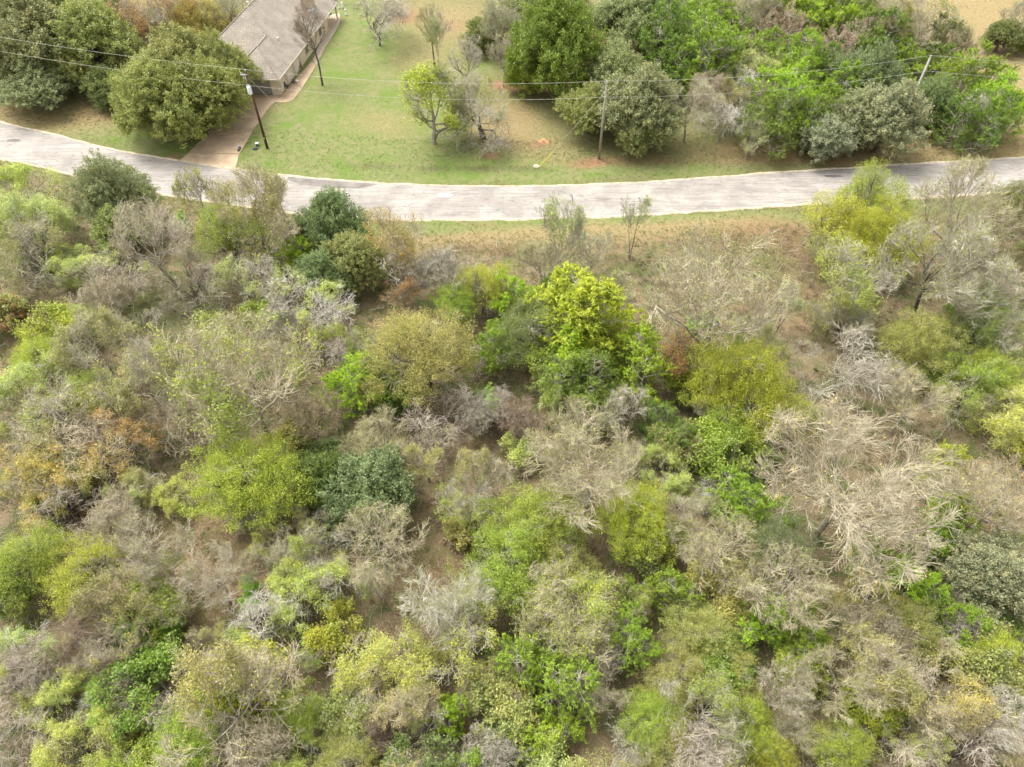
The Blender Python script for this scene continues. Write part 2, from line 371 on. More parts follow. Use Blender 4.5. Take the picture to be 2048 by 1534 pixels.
x_ = np.arange(at(575, 358)[0], at(760, 375)[0], .5); t_ = np.linspace(0, 1, len(x_)); yy = yup(x_)
wv = 1.7 * np.sin(np.pi * np.clip(t_ * .9 + .1, 0, 1)) ** .6 + (hash_noise(x_, x_ * 0, 1.5, 9) - .5) * .3
V, q = strip(x_, yy - np.maximum(wv, .1) - .1, yy - .08, .0, 4); mid = (np.tile(yup(x_), 5) + np.tile(ylo(x_), 5)) / 2
V[:, 2] = .03 + .05 * (1 - ((V[:, 1] - mid) / 3.6) ** 2).clip(0) + .006
tag(link('road_patch', build_mesh('road_patch', V, [q], [simple('resurfaced', (.19, .17, .15), .85, .3, .6)])), 'long darker grey resurfaced strip along the upper road edge', 'road patch', 'repair patches on the road')

# ------------------------------------------------------------------ driveway and house walk
CONC = simple('brown_concrete', (.43, .32, .215), .85, .2, .6, .2)
def slab(name, pix, z, mat, parent=None, th=.12):
    P = [at(a, b, z) for a, b in pix]; k = len(P); mb = MB()
    mb.poly([(x, y, z) for x, y in P] + [(x, y, z - th) for x, y in P], tuple(range(k)), *[(i, k + i, k + (i + 1) % k, (i + 1) % k) for i in range(k)])
    return mb.build(name, mat, parent)
DR = [((357,322.5),(470,341),(478,308),(376,306)), ((377,305.4),(478.3,307.2),(490,289),(505,261.5),(404,278)), ((405,277.2),(505.3,260.8),(523,236),(434,243)), ((435,242.4),(523.3,235.4),(535,219),(548,205),(560,191),(498,187),(470,208))]
dr = empty('driveway', (0, 0, 0), kind='structure')
for k, pix in enumerate(DR): slab('slab', [p for p in pix][::-1], .055, CONC, dr)
cx, cy = at(479, 300); cu = empty('culvert_headwall', (cx, cy, 0), label='small dark culvert headwall with blue cap at driveway edge', cat='culvert')
MB().box((0, 0, .15), (.25, .9, .3)).build('headwall', simple('cul', (.09, .08, .07)), cu); MB().box((-.1, .4, .34), (.3, .3, .06)).build('cap', simple('culcap', (.2, .33, .42)), cu)

# ------------------------------------------------------------------ house  (u runs back along the right eave, v runs to the left)
OX, OY = -34.6, 103.4; ANG = math.atan2(.991, .136)
house = empty('house', (OX, OY, 0), ANG, label='beige brick house with brown shingle hip roof beside the driveway', cat='house')
EV, S_, W_, U2, TT = 2.8, .79, 3.9, 7.25, 3.5
VH = W_ + TT; UE = 29.8; PK = EV + S_ * VH; U0 = U2 - W_
def shingle_material():
    m = bpy.data.materials.new('shingles'); n = nodes(m); p = objc(n)
    c = mix(n, mrange(n, noise(n, p, .6, 5), .35, .65), (.30, .262, .215), (.375, .33, .275))
    b = N(n, 'ShaderNodeTexBrick'); b.inputs['Scale'].default_value = 1; b.inputs['Brick Width'].default_value = .45; b.inputs['Row Height'].default_value = .28; b.inputs['Mortar Size'].default_value = .035
    b.inputs['Color1'].default_value = (.87, .87, .87, 1); b.inputs['Color2'].default_value = (1.13, 1.13, 1.13, 1); b.inputs['Mortar'].default_value = (.74, .73, .72, 1)
    # slope-aware coordinates: courses follow height
    s = N(n, 'ShaderNodeSeparateXYZ'); n.links.new(p, s.inputs[0]); cb = N(n, 'ShaderNodeCombineXYZ')
    n.links.new(mul(n, s.outputs[0], s.outputs[1], 'ADD'), cb.inputs[0]); n.links.new(mul(n, s.outputs[2], 1.6), cb.inputs[1]); n.links.new(cb.outputs[0], b.inputs['Vector'])
    c = mix(n, 1.0, c, b.outputs[0], 'MULTIPLY')
    c = mix(n, 1.0, c, mix(n, mrange(n, noise(n, p, 9, 3, .8), .3, .7), (.8, .8, .8), (1.2, 1.2, 1.2)), 'MULTIPLY')
    finish(n, c, .9, b.outputs[1], -.4, .02, .15); return m
SH = shingle_material(); TRIM = simple('cream_trim', (.55, .49, .41), .6, .1); BRICK = simple('beige_brick', (.64, .53, .41), .85, .12, 2.0)
WHITE = simple('white_paint', (.75, .75, .72), .5, .06); DARK = simple('dark_metal', (.03, .03, .035), .5, .2); GREYD = simple('grey_door', (.32, .30, .27), .5, .08)
def plane(name, pts, mat, parent, th=.16):
    k = len(pts); mb = MB(); mb.poly([tuple(p) for p in pts] + [(p[0], p[1], p[2] - th) for p in pts], tuple(range(k)), tuple(range(2 * k - 1, k - 1, -1)), *[(i, k + i, k + (i + 1) % k, (i + 1) % k) for i in range(k)])
    return mb.build(name, mat, parent)
roof = empty('roof_group', (0, 0, 0)); bpy.data.objects.remove(roof)
# right slope as one big sheet, other slopes
WP = (W_, W_, EV + S_ * W_); R2 = (U2, W_, EV + S_ * W_); PKf = (U2 + TT, VH, PK); PKb = (UE - VH, VH, PK)
rmb = MB(); th = .16
def rp(pts): 
    k = len(pts); rmb.poly(list(pts) + [(p[0], p[1], p[2] - th) for p in pts], tuple(range(k)), tuple(range(2 * k - 1, k - 1, -1)), *[(i, k + i, k + (i + 1) % k, (i + 1) % k) for i in range(k)])
rp([(0, 0, EV), WP, R2, PKf, PKb, (UE, 0, EV)][::-1])
rp([(0, 0, EV), (0, 2 * W_, EV), WP][::-1])                       # front hip of the garage wing
rp([(0, 2 * W_, EV), (U0, 2 * W_, EV), R2, WP][::-1])             # left slope of garage wing (meets valley)
rp([(U0, 2 * W_, EV), (U0, 2 * VH, EV), PKf, R2][::-1])           # main front hip
rp([(U0, 2 * VH, EV), (UE, 2 * VH, EV), PKb, PKf][::-1])
rp([(UE, 0, EV), PKb, (UE, 2 * VH, EV)][::-1])
roof = rmb.build('roof', SH, house)
# left side wing with a lower gable roof
wg = MB()
for pts in ([(13, 13.5, EV + .9), (16.5, 13.5, EV + 2.6), (16.5, 18.2, EV + 2.6), (13, 18.2, EV + .3)], [(16.5, 13.5, EV + 2.6), (20, 13.5, EV + .5), (20, 18.2, EV + .3), (16.5, 18.2, EV + 2.6)]):
    k = 4; pts = pts[::-1]; wg.poly(pts + [(p[0], p[1], p[2] - .15) for p in pts], (0, 1, 2, 3), (7, 6, 5, 4), *[(i, 4 + i, 4 + (i + 1) % 4, (i + 1) % 4) for i in range(4)])
wg.build('roof', SH, house)
MB().box((16.5, 16.0, 1.4), (6, 3.6, 2.8)).build('wall', BRICK, house)
# ridge and hip caps
CAP = simple('ridge_cap', (.33, .29, .24), .9, .2, 4)
rc = MB()
def caps(a, b):
    a = np.array(a, float); b = np.array(b, float); L = np.linalg.norm(b - a); k = int(L / .34)
    rz = math.atan2(b[1] - a[1], b[0] - a[0])
    for i in range(k):
        p = a + (b - a) * (i + .5) / k; q0 = a + (b - a) * (i + .06) / k; q1 = a + (b - a) * (i + .94) / k
        rc.tube(q0 + [0, 0, -.03], q1 + [0, 0, .0], .11, .13, 6)
for a, b in (((0, 0, EV), WP), (WP, R2), (R2, PKf), (PKf, PKb), ((U0, 2 * VH, EV), PKf), ((0, 2 * W_, EV), WP), ((UE, 0, EV), PKb)): caps(a, b)
rco = rc.build('ridge_cap', CAP, roof); rco['kind'] = 'stuff'
# fascia and gutters
fb = MB(); fb.box((UE / 2, -.04, EV - .13), (UE + .12, .1, .2)).box((0 - .04, W_, EV - .13), (.1, 2 * W_ - .1, .2)).box((UE + .05, VH, EV - .13), (.1, 2 * VH, .2))
fb.box((U0 - .04, W_ + VH, EV - .13), (.1, 2 * (VH - W_) - .1, .2)); fb.build('gutter', TRIM, roof)
fb = MB(); fb.box((UE / 2, .3, EV - .27), (UE - .3, .62, .04)).box((.3, W_, EV - .27), (.5, 2 * W_ - 1.2, .04)); fb.build('soffit', TRIM, roof)
# walls as solid boxes (with depth)
MB().box((24.0 / 2 + .6, .72, 1.26), (24.0, .24, 2.52)).build('wall', BRICK, house)
MB().box((.72, .845 + (1.7 - .845) / 2, 1.26), (.24, 1.7 - .845, 2.52)).box((.72, (6.6 + 7.2) / 2, 1.26), (.24, .6, 2.52)).box((.72, 4.15, 2.4), (.24, 4.9, .24)).build('wall', BRICK, house)
MB().box((12.4, 2 * W_ - .6, 1.26), (23, .24, 2.52)).box((U0 + .6, VH + W_ - .4, 1.26), (.24, 2 * (VH - W_) - 1.2, 2.52)).box((24.6, VH, 1.26), (.24, 2 * VH - 2, 2.52)).build('wall', BRICK, house)
# garage door with panels
gd = empty('garage_door', (.72, 4.15, 0)); gd.parent = house
for k in range(4): MB().box((0, 0, .3 + k * .56), (.06, 4.85, .54)).build('panel', GREYD, gd)
MB().box((.6, 1.72, 1.25), (.1, .12, 2.5)).build('door_frame', TRIM, house)
# right wall: white doors, window, corner column, downspouts, vents
for uu, wd_, nm in ((5.2, 1.9, 'side_door'), (8.6, 2.0, 'side_door')):
    d = empty(nm, (uu, .58, 0)); d.parent = house
    MB().box((0, 0, 1.12), (wd_, .06, 2.2)).build('panel', simple('pale_door', (.66, .62, .54), .5, .05), d)
    MB().box((-wd_ / 2 - .06, 0, 1.15), (.1, .1, 2.3)).box((wd_ / 2 + .06, 0, 1.15), (.1, .1, 2.3)).box((0, 0, 2.3), (wd_ + .22, .1, .1)).build('door_frame', TRIM, d)
    MB().box((0, -.03, .5), (wd_ - .3, .02, .03)).box((0, -.03, 1.1), (wd_ - .3, .02, .03)).box((0, -.03, 1.65), (wd_ - .3, .02, .03)).build('moulding', TRIM, d)
for uu in (13.6, 20.5):
    d = empty('window', (uu, .59, 1.35)); d.parent = house
    MB().box((0, 0, 0), (1.3, .05, 1.2)).build('pane', simple('window_glass', (.10, .11, .11), .1, .1, 1, .6), d)
    MB().box((-.7, 0, 0), (.1, .09, 1.4)).box((.7, 0, 0), (.1, .09, 1.4)).box((0, 0, .65), (1.3, .09, .1)).box((0, 0, -.65), (1.5, .14, .1)).build('frame', TRIM, d)
for uu in (.95, 3.6, 7.0, 10.2, 22.5):
    MB().tube((uu, .54, .25), (uu, .54, 2.5), .045, n=6).tube((uu, .54, .27), (uu, .25, .06), .045, n=6).build('downspout', TRIM, house)
for uu, vv in ((29.3, .5), (29.3, 5.5)): MB().box((uu, vv, 1.3), (.22, .22, 2.6)).build('porch_post', TRIM, house)
MB().box((27, 4.4, .06), (5.4, 8.4, .12)).build('porch_floor', CONC, house)
# chimney through the right slope near the back
CB = simple('chimney_brick', (.46, .36, .28), .9, .22, 3.5)
ch = MB().box((22.6, 2.6, 5.4), (2.6, 1.3, 5.8)).build('chimney', CB, roof); MB().box((22.6, 2.6, 8.4), (2.9, 1.6, .22)).box((22.6, 2.6, 8.62), (1.2, .6, .25)).build('chimney_cap', TRIM, roof)
MB().box((21.9, 1.8, EV + S_ * 1.8 + .03), (1.3, .5, .06)).box((20.9, 2.0, EV + S_ * 2.0 + .1), (.5, .5, .1)).build('flashing', simple('flashing', (.5, .55, .55), .4, .1), roof)
for (uu, vv) in ((12.8, 8.2), (13.6, 7.5), (12.2, 7.9)):
    z = EV + S_ * min(vv, 2 * VH - vv); MB().lathe((uu, vv, z - .1), [(.1, 0), (.1, .55), (.18, .56), (.18, .66), (.05, .72)], 8).build('vent_pipe', WHITE, roof)
MB().lathe((8.6, 2.7, EV + S_ * 2.7 - .1), [(.12, 0), (.12, .3), (.16, .31), (.12, .38)], 8).build('vent_pipe', WHITE, roof)
MB().box((1.35, .5, 1.35), (.35, .2, .5)).build('meter_box', simple('meter', (.5, .5, .48), .5), house)
MB().lathe((21.8, .42, 1.4), [(.05, 0), (.22, .02), (.22, .08), (.05, .1)], 10).build('wall_lamp', DARK, house)
# walk beside the house
wk = empty('house_walk', (0, 0, 0), kind='structure')
slab('slab', [(549,203.4),(560,205),(577,203.5),(586,199),(592,192),(604,176),(584,166),(563,191)][::-1], .05, CONC, wk)
slab('slab', [(604.5,175.3),(632,131),(624,122),(584.5,165.3)][::-1], .05, CONC, wk)
slab('gravel_bed', [(632.5,130),(650,95),(672,60),(681,42),(679,26),(660,30),(650,60),(625,121)][::-1], .04, simple('gravel_bed', (.40, .33, .26), .95, .45, 6), wk)

# things by the house
def mini(name, px, py, label, cat):
    x, y = at(px, py); return empty(name, (x, y, .05), random.random() * 6, label=label, cat=cat)
random.seed(4)
WOOD = simple('weathered_wood', (.26, .15, .09), .8, .3); IRON = simple('patio_iron', (.07, .06, .06), .5, .3); CLAY = simple('clay', (.38, .17, .09), .8, .2)
def chair(px, py, label, mat):
    t = mini('patio_chair', px, py, label, 'chair'); t['group'] = 'chairs on the house walk'
    MB().box((0, 0, .42), (.6, .55, .05)).build('seat', mat, t); MB().box((0, .28, .75), (.6, .05, .6), rx=-.15).build('backrest', mat, t)
    for sx in (-.27, .27):
        for sy in (-.24, .24): MB().tube((sx, sy, 0), (sx, sy, .42), .025, n=5).build('leg', mat, t)
        MB().box((sx, 0, .62), (.05, .5, .04)).build('armrest', mat, t)
chair(575, 178, 'dark patio chair nearest the front corner of the house', IRON)
chair(602, 139, 'brown patio chair between the two white side doors', WOOD)
t = mini('plant_pot', 588, 166, 'low clay plant pot at the foot of the downspout', 'pot'); MB().lathe((0, 0, 0), [(.16, 0), (.26, .35), (.28, .36), (.24, .38), (.2, .3)], 12).build('pot', CLAY, t, True); MB().lathe((0, 0, .3), [(.2, 0), (.25, .15), (.1, .3)], 8).build('plant', simple('potplant', (.1, .12, .05)), t)
t = mini('garden_hose_box', 591, 166, 'white bag lying on the house walk beside the pot', 'bag'); MB().lathe((.35, 0, 0), [(.2, 0), (.3, .12), (.22, .25), (.06, .3)], 9).build('bag', WHITE, t, True)
t = mini('grill', 661, 38, 'black barbecue grill on the porch corner', 'grill')
MB().lathe((0, 0, .6), [(.1, 0), (.36, .15), (.4, .32)], 12).build('firebox', DARK, t, True); MB().lathe((0, 0, .93), [(.4, 0), (.34, .2), (.1, .3)], 12).build('lid', DARK, t, True)
for a in (0, 2.1, 4.2): MB().tube((.4 * math.cos(a), .4 * math.sin(a), 0), (.15 * math.cos(a), .15 * math.sin(a), .7), .025, n=5).build('leg', DARK, t)
def figurine(px, py, label):
    t = mini('yard_ornament', px, py, label, 'ornament'); t['group'] = 'white ornaments on the lawn behind the house'
    MB().lathe((0, 0, 0), [(.22, 0), (.2, .1), (.09, .2), (.12, .5), (.05, .62)], 9).build('stand', WHITE, t, True); MB().lathe((0, .05, .6), [(.06, 0), (.2, .1), (.16, .3), (.04, .42)], 8).build('figure', WHITE, t, True)
figurine(678, 17, 'white ornament farther up the lawn beside the porch'); figurine(692, 30, 'white ornament nearer the spreading mesquite behind the house'); figurine(685, 16, 'white ornament close beside its twin behind the house')

# ------------------------------------------------------------------ power poles
POLE1 = simple('creosote_pole', (.085, .045, .03), .85, .3, 3); POLE2 = simple('grey_pole', (.27, .24, .19), .9, .25, 3); POLE3 = simple('pale_pole', (.38, .36, .32), .9, .2, 3)
PORC = simple('insulator', (.55, .56, .55), .3, .1); CANM = simple('transformer', (.72, .76, .78), .35, .05)
def utility_pole(x, y, h, mat, label, lean=0.0):
    t = empty('utility_pole', (x, y, 0), label=label, cat='utility pole', group='utility poles carrying the lines')
    t.rotation_euler = (0, lean, 0)
    MB().tube((0, 0, -.5), (0, 0, h), .19, .12, 14).build('pole', mat, t, True)
    MB().lathe((0, 0, h), [(.05, -.02), (.05, .1), (.11, .12), (.07, .17), (.11, .2), (.06, .28)], 10).build('insulator', PORC, t, True)
    MB().box((0, -.16, h - 1.7), (.1, .12, .2)).build('bracket', PORC, t)
    return t
p1 = at(535, 297); p2 = at(1198, 318); p3 = at(1796, 262)
PH = 10.7
t1 = utility_pole(*p1, PH, POLE1, 'dark brown utility pole with white transformer beside the driveway')
MB().lathe((-.02, -.42, PH - 2.75), [(.04, 0), (.25, .03), (.27, .15), (.27, .95), (.22, 1.03), (.06, 1.08)], 16).build('transformer', CANM, t1, True)
for sx in (-.12, .1): MB().lathe((sx, -.42, PH - 1.7), [(.03, 0), (.07, .05), (.03, .1), (.07, .15), (.03, .25)], 8).build('bushing', PORC, t1)
MB().box((-.3, -.1, PH - .35), (.9, .08, .1)).build('cross_arm', PORC, t1)
MB().tube((-.65, -.12, PH - .3), (-.62, -.12, PH - .05), .06, n=8).tube((-.4, -.25, PH - .8), (-.45, -.12, PH - .3), .05, n=8).tube((-.12, -.3, PH - .9), (-.2, -.12, PH - .35), .045, n=8).build('fuse_cutout', PORC, t1)
MB().tube((-.4, -.25, PH - .8), (-.12, -.42, PH - 1.5), .015, n=4).tube((.1, -.42, PH - 1.5), (0, -.12, PH - 1.7), .015, n=4).build('jumper_wire', POLE3, t1)
MB().box((0, -.2, 1.6), (.12, .05, .16)).build('tag', PORC, t1)
t2 = utility_pole(*p2, PH - .2, POLE2, 'grey weathered utility pole at the left edge of the round oak')
t3 = utility_pole(*p3, 10.4, POLE3, 'pale utility pole rising behind the olive oak at upper right', .0)
p0 = (p1[0] - 56, p1[1] + 17); p4 = (p3[0] + 48, p3[1] - 4)
WIRE = simple('aluminium_wire', (.5, .49, .43), .4, .05)
def catenary(a, b, sag, k=36):
    a = np.array(a, float); b = np.array(b, float); return [a + (b - a) * t - np.array([0, 0, 4 * sag * t * (1 - t)]) for t in np.linspace(0, 1, k)]
def wire_obj(name, pts, r, mat, parent=None):
    V = []; Q = []
    P = np.array(pts); T = np.gradient(P, axis=0); T /= np.linalg.norm(T, axis=1)[:, None]
    A = np.cross(T, [0, 0, 1.]); A /= np.maximum(np.linalg.norm(A, axis=1), 1e-6)[:, None]; B = np.cross(T, A); n_ = 5
    for i in range(n_):
        q = 2 * math.pi * i / n_; V.append(P + r * (A * math.cos(q) + B * math.sin(q)))
    V = np.stack(V, 1).reshape(-1, 3); m_ = len(P)
    for i in range(n_):
        a = np.arange(m_ - 1) * n_ + i; b = np.arange(m_ - 1) * n_ + (i + 1) % n_; Q.append(np.stack([a, b, b + n_, a + n_], 1))
    return link(name, build_mesh(name, V, [np.concatenate(Q)], [mat]), parent)
for (dz, dy, lab, sg) in ((.26, 0, 'upper bare power line strung from pole to pole across the lawn', (.7, .95, .9, .7)), (-1.7, -.2, 'lower neutral power line strung beneath the upper line', (.75, 1.0, .9, .7))):
    pts = []
    H_ = [PH, PH, PH - .2, 10.4, 10.4]; Q_ = [p0, p1, p2, p3, p4]
    for i in range(4):
        seg = catenary((Q_[i][0], Q_[i][1] + dy, H_[i] + dz), (Q_[i + 1][0], Q_[i + 1][1] + dy, H_[i + 1] + dz), sg[i]); pts += seg if i == 0 else seg[1:]
    tag(wire_obj('power_line', pts, .016, WIRE), lab, 'power line', 'power lines between the poles')
YEL = simple('guy_guard', (.72, .60, .06), .5, .05); YELP = simple('guy_guard_pale', (.62, .56, .22), .5, .05)
for (pp, hh, g, mat, lab) in ((p1, PH - .6, at(663, 320), YELP, 'thin guy wire with faded yellow guard anchored in the lawn'), (p2, PH - 1.2, at(1078, 335), YEL, 'guy wire with bright yellow guard anchored by the swale')):
    a = np.array([pp[0], pp[1], hh]); b = np.array([g[0], g[1], .02]); t = empty('guy_wire', (g[0], g[1], 0), label=lab, cat='guy wire', group='guy wires holding the poles')
    o = wire_obj('wire', [(a + (b - a) * k / 8) - np.array([g[0], g[1], 0]) for k in range(9)], .013, WIRE, t)
    L = np.linalg.norm(a - b); e = (a - b) / L * 2.5; MB().tube((0, 0, .02), tuple(e), .04, .04, 8).build('guard', mat, t)
x, y = at(1073, 333); r_ = MB().lathe((x, y, 0), [(.45, 0), (.4, .12), (.2, .18)], 9).build('rock', simple('pale_rock', (.6, .48, .33), .9, .2), None, True); tag(r_, 'pale flat rock beside the yellow guy wire anchor', 'rock')
x, y = at(515, 292); b_ = empty('utility_pedestal', (x, y, 0), .3, label='small white topped pedestal box left of the brown pole', cat='pedestal')
MB().box((0, 0, .2), (.38, .32, .4)).build('cabinet', simple('pedgreen', (.12, .14, .1)), b_); MB().box((0, 0, .43), (.46, .4, .06)).build('lid', WHITE, b_)
x, y = at(511, 298.5); MB_ = empty('meter_lid', (x, y, 0), -.3, label='flat dark blue meter lid in the grass below the white box', cat='meter lid'); MB().box((0, 0, .06), (.5, .4, .12)).build('lid', simple('bluelid', (.03, .04, .07)), MB_); MB().box((0, 0, .02), (.62, .52, .05)).build('rim', DARK, MB_)
# ================================================================== plant generators
def unit(a): return a / np.maximum(np.linalg.norm(a, axis=-1, keepdims=True), 1e-9)
def perp(d, rg):
    r = rg.normal(size=d.shape); return unit(np.cross(d, r))
def children(P, Rr, m, t0, t1, ang, dang, L, dL, k, grav, wig, rfac, rg, tend=.35, keep=1.0, lt=.45, flat=0.0):
    """grow m children from every parent polyline P (n,k0+1,3)"""
    n, K, _ = P.shape
    t = (np.arange(m)[None, :] + rg.random((n, m))) / m * (t1 - t0) + t0
    f = t * (K - 1); i = np.minimum(f.astype(int), K - 2); a = f - i; rows = np.arange(n)[:, None]
    A = P[rows, i]; B = P[rows, i + 1]; base = A + (B - A) * a[..., None]
    rad = Rr[rows, i] * (1 - a) + Rr[rows, i + 1] * a
    d = unit(B - A); pr = perp(d, rg)
    if flat: pr = unit(pr * np.array([1, 1, 1 - flat]))
    th = np.radians(ang + dang * rg.normal(size=(n, m)))[..., None]
    d = unit(d * np.cos(th) + pr * np.sin(th))
    Ls = L * (1 + dL * (rg.random((n, m)) * 2 - 1)) * (1 - lt * (t - t0) / max(t1 - t0, 1e-6))
    base = base.reshape(-1, 3); d = d.reshape(-1, 3); Ls = Ls.reshape(-1); rad = (rad * rfac).reshape(-1)
    if keep < 1:
        s = rg.random(len(base)) < keep; base, d, Ls, rad = base[s], d[s], Ls[s], rad[s]
    return walk(base, d, Ls, rad, k, grav, wig, rg, tend)
def walk(base, d, Ls, rad, k, grav, wig, rg, tend=.35):
    pts = [base]; cur = base
    for s in range(k):
        g = grav if np.isscalar(grav) else grav[min(s, len(grav) - 1)]
        d = unit(d + np.array([0, 0, g]) + wig * rg.normal(size=d.shape))
        cur = cur + d * (Ls / k)[:, None]; pts.append(cur)
    P = np.stack(pts, 1); tt = np.linspace(1, tend, k + 1)
    return P, rad[:, None] * tt[None, :]
def tubes(P, Rr, sides):
    n, K, _ = P.shape
    T = np.empty_like(P); T[:, 1:-1] = P[:, 2:] - P[:, :-2]; T[:, 0] = P[:, 1] - P[:, 0]; T[:, -1] = P[:, -1] - P[:, -2]; T = unit(T)
    ref = np.where(np.abs(T[:, :1, 2:3]) < .9, np.array([0., 0, 1]), np.array([1., 0, 0]))
    A = unit(np.cross(T, ref)); B = np.cross(T, A)
    q = np.arange(sides) * 2 * np.pi / sides
    V = P[:, :, None] + Rr[:, :, None, None] * (A[:, :, None] * np.cos(q)[:, None] + B[:, :, None] * np.sin(q)[:, None])
    b = (np.arange(n) * K * sides)[:, None, None] + (np.arange(K - 1) * sides)[None, :, None] + np.arange(sides)[None, None, :]
    nb = (np.arange(n) * K * sides)[:, None, None] + (np.arange(K - 1) * sides)[None, :, None] + ((np.arange(sides) + 1) % sides)[None, None, :]
    Q = np.stack([b, nb, nb + sides, b + sides], -1).reshape(-1, 4)
    return V.reshape(-1, 3), Q
def join_tubes(lst):
    V = []; Q = []; o = 0
    for P, Rr, s in lst:
        v, q = tubes(P, Rr, s); V.append(v); Q.append(q + o); o += len(v)
    return np.concatenate(V), np.concatenate(Q)
def leaves(C, size, rg, up=.5, elong=1.5, axis=None, ax_w=0.0, dsz=.4):
    """one triangle per leaf / leaf tuft at centres C"""
    n = len(C); s = size * (1 + dsz * (rg.random(n) * 2 - 1))
    nrm = unit(rg.normal(size=(n, 3)) + np.array([0, 0, up * 2]))
    a = rg.normal(size=(n, 3))
    if axis is not None: a = unit(a) * (1 - ax_w) + axis * ax_w
    a = unit(a - nrm * (a * nrm).sum(1, keepdims=True)); b = np.cross(nrm, a)
    e = s[:, None]
    v = np.stack([C - a * e * elong * .5 - b * e * .5, C - a * e * elong * .4 + b * e * .5, C + a * e * elong * .6 + b * e * .1 * rg.normal(size=(n, 1))], 1)
    return v.reshape(-1, 3), np.arange(n * 3).reshape(-1, 3)
def mesh_tube(name, lst, mat):
    V, Q = join_tubes(lst); return build_mesh(name, V, [Q], [mat], smooth=True)
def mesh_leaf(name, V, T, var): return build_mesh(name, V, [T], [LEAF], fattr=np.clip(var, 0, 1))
def crown_dims(*Ps):
    A = np.concatenate([p.reshape(-1, 3) for p in Ps]); r = np.hypot(A[:, 0], A[:, 1])
    return float(np.percentile(r, 91)), float(np.percentile(A[:, 2], 50)), float(np.percentile(A[:, 2], 99))

PROTO = {}
def add_proto(kind, trunk, twigs, fol, dims):
    PROTO.setdefault(kind, []).append(dict(trunk=trunk, twigs=twigs, foliage=fol, R=dims[0], zc=dims[1], H=dims[2]))

# ---- skeleton shared by the deciduous kinds
def skeleton(rg, H=6.5, trunk_h=.22, limbs=7, spread=42, L1=4.6, n2=6, L2=2.5, n3=7, L3=1.35, n4=8, L4=.75, g=(.02, .12, .05), wig=(.10, .13, .16), tr=.15, lean=.1, fine=.011, forks=1, fl=.0, dome=True, an=(40, 42, 38), soft=.6):
    base = np.zeros((forks, 3)); 
    if forks > 1: base[:, :2] = rg.normal(size=(forks, 2)) * .35
    d = unit(rg.normal(size=(forks, 3)) * np.array([lean, lean, 0]) + [0, 0, 1])
    T0 = walk(base - [0, 0, .15], d, np.full(forks, H * .62), np.full(forks, tr), 7, .02, .09, rg, .35)
    T1 = children(*T0, limbs, trunk_h / .62, 1.0, spread, 9, L1, .25, 7, g[0], wig[0], .62, rg, .3, lt=.35)
    T2 = children(*T1, n2, .22, 1.0, an[0], 10, L2, .3, 5, g[1], wig[1], .6, rg, .35, lt=.4, flat=fl)
    T3 = children(*T2, n3, .15, 1.0, an[1], 11, L3, .35, 4, g[1], wig[1], .6, rg, .45, lt=.4, flat=fl)
    T3 = (T3[0], np.maximum(T3[1], fine * 1.2))
    T4 = children(*T3, n4, .12, 1.0, an[2], 12, L4, .4, 2, g[2], wig[2], .6, rg, .5, lt=.35)
    T4 = (T4[0], np.maximum(T4[1], fine) * np.array([1, .9, .6]))
    if dome:
        tip = T4[0][:, -1]; rr = np.percentile(np.hypot(tip[:, 0], tip[:, 1]), 72); zt = np.percentile(tip[:, 2], 88); zb = np.percentile(tip[:, 2], 12); zc = zb + (zt - zb) * .3
        def cl(T):
            P = T[0].copy(); q = (P - [0, 0, zc]) / [rr, rr, max(zt - zc, .5)]
            an = np.arctan2(q[..., 1], q[..., 0]); lim = .92 + .10 * np.sin(3 * an + rr * 9) + .07 * np.sin(7 * an + zt * 5)
            m = np.linalg.norm(q, axis=-1); f = np.where(m > lim, (lim + (m - lim) * soft) / np.maximum(m, 1e-6), 1)[..., None]
            low = (P[..., 2:3] < zc); f = np.where(low, np.minimum(1, f * 1.0), f)
            return np.where(P[..., 2:3] < .3, P, (P - [0, 0, zc]) * f + [0, 0, zc]), T[1]
        T1, T2, T3, T4 = cl(T1), cl(T2), cl(T3), cl(T4)
    return T0, T1, T2, T3, T4

def make_bare(seed, kind='bare', leafn=0, **k):
    rg = np.random.default_rng(seed); T0, T1, T2, T3, T4 = skeleton(rg, **k)
    tr = mesh_tube('trunk', [(*T0, 8), (*T1, 6), (*T2, 4)], BARK['grey'])
    tw = mesh_tube('twigs', [(*T3, 3), (*T4, 3)], TW['grey'])
    fo = None
    if leafn:
        tip = T4[0][:, -1]; s = rg.random(len(tip)) < leafn; C = np.repeat(tip[s], 3, 0); C = C + rg.normal(size=C.shape) * .08
        V, T = leaves(C, .05, rg); fo = mesh_leaf('foliage', V, T, .5 + .25 * rg.normal(size=len(T)))
    add_proto(kind, tr, tw, fo, crown_dims(T3[0], T4[0]))

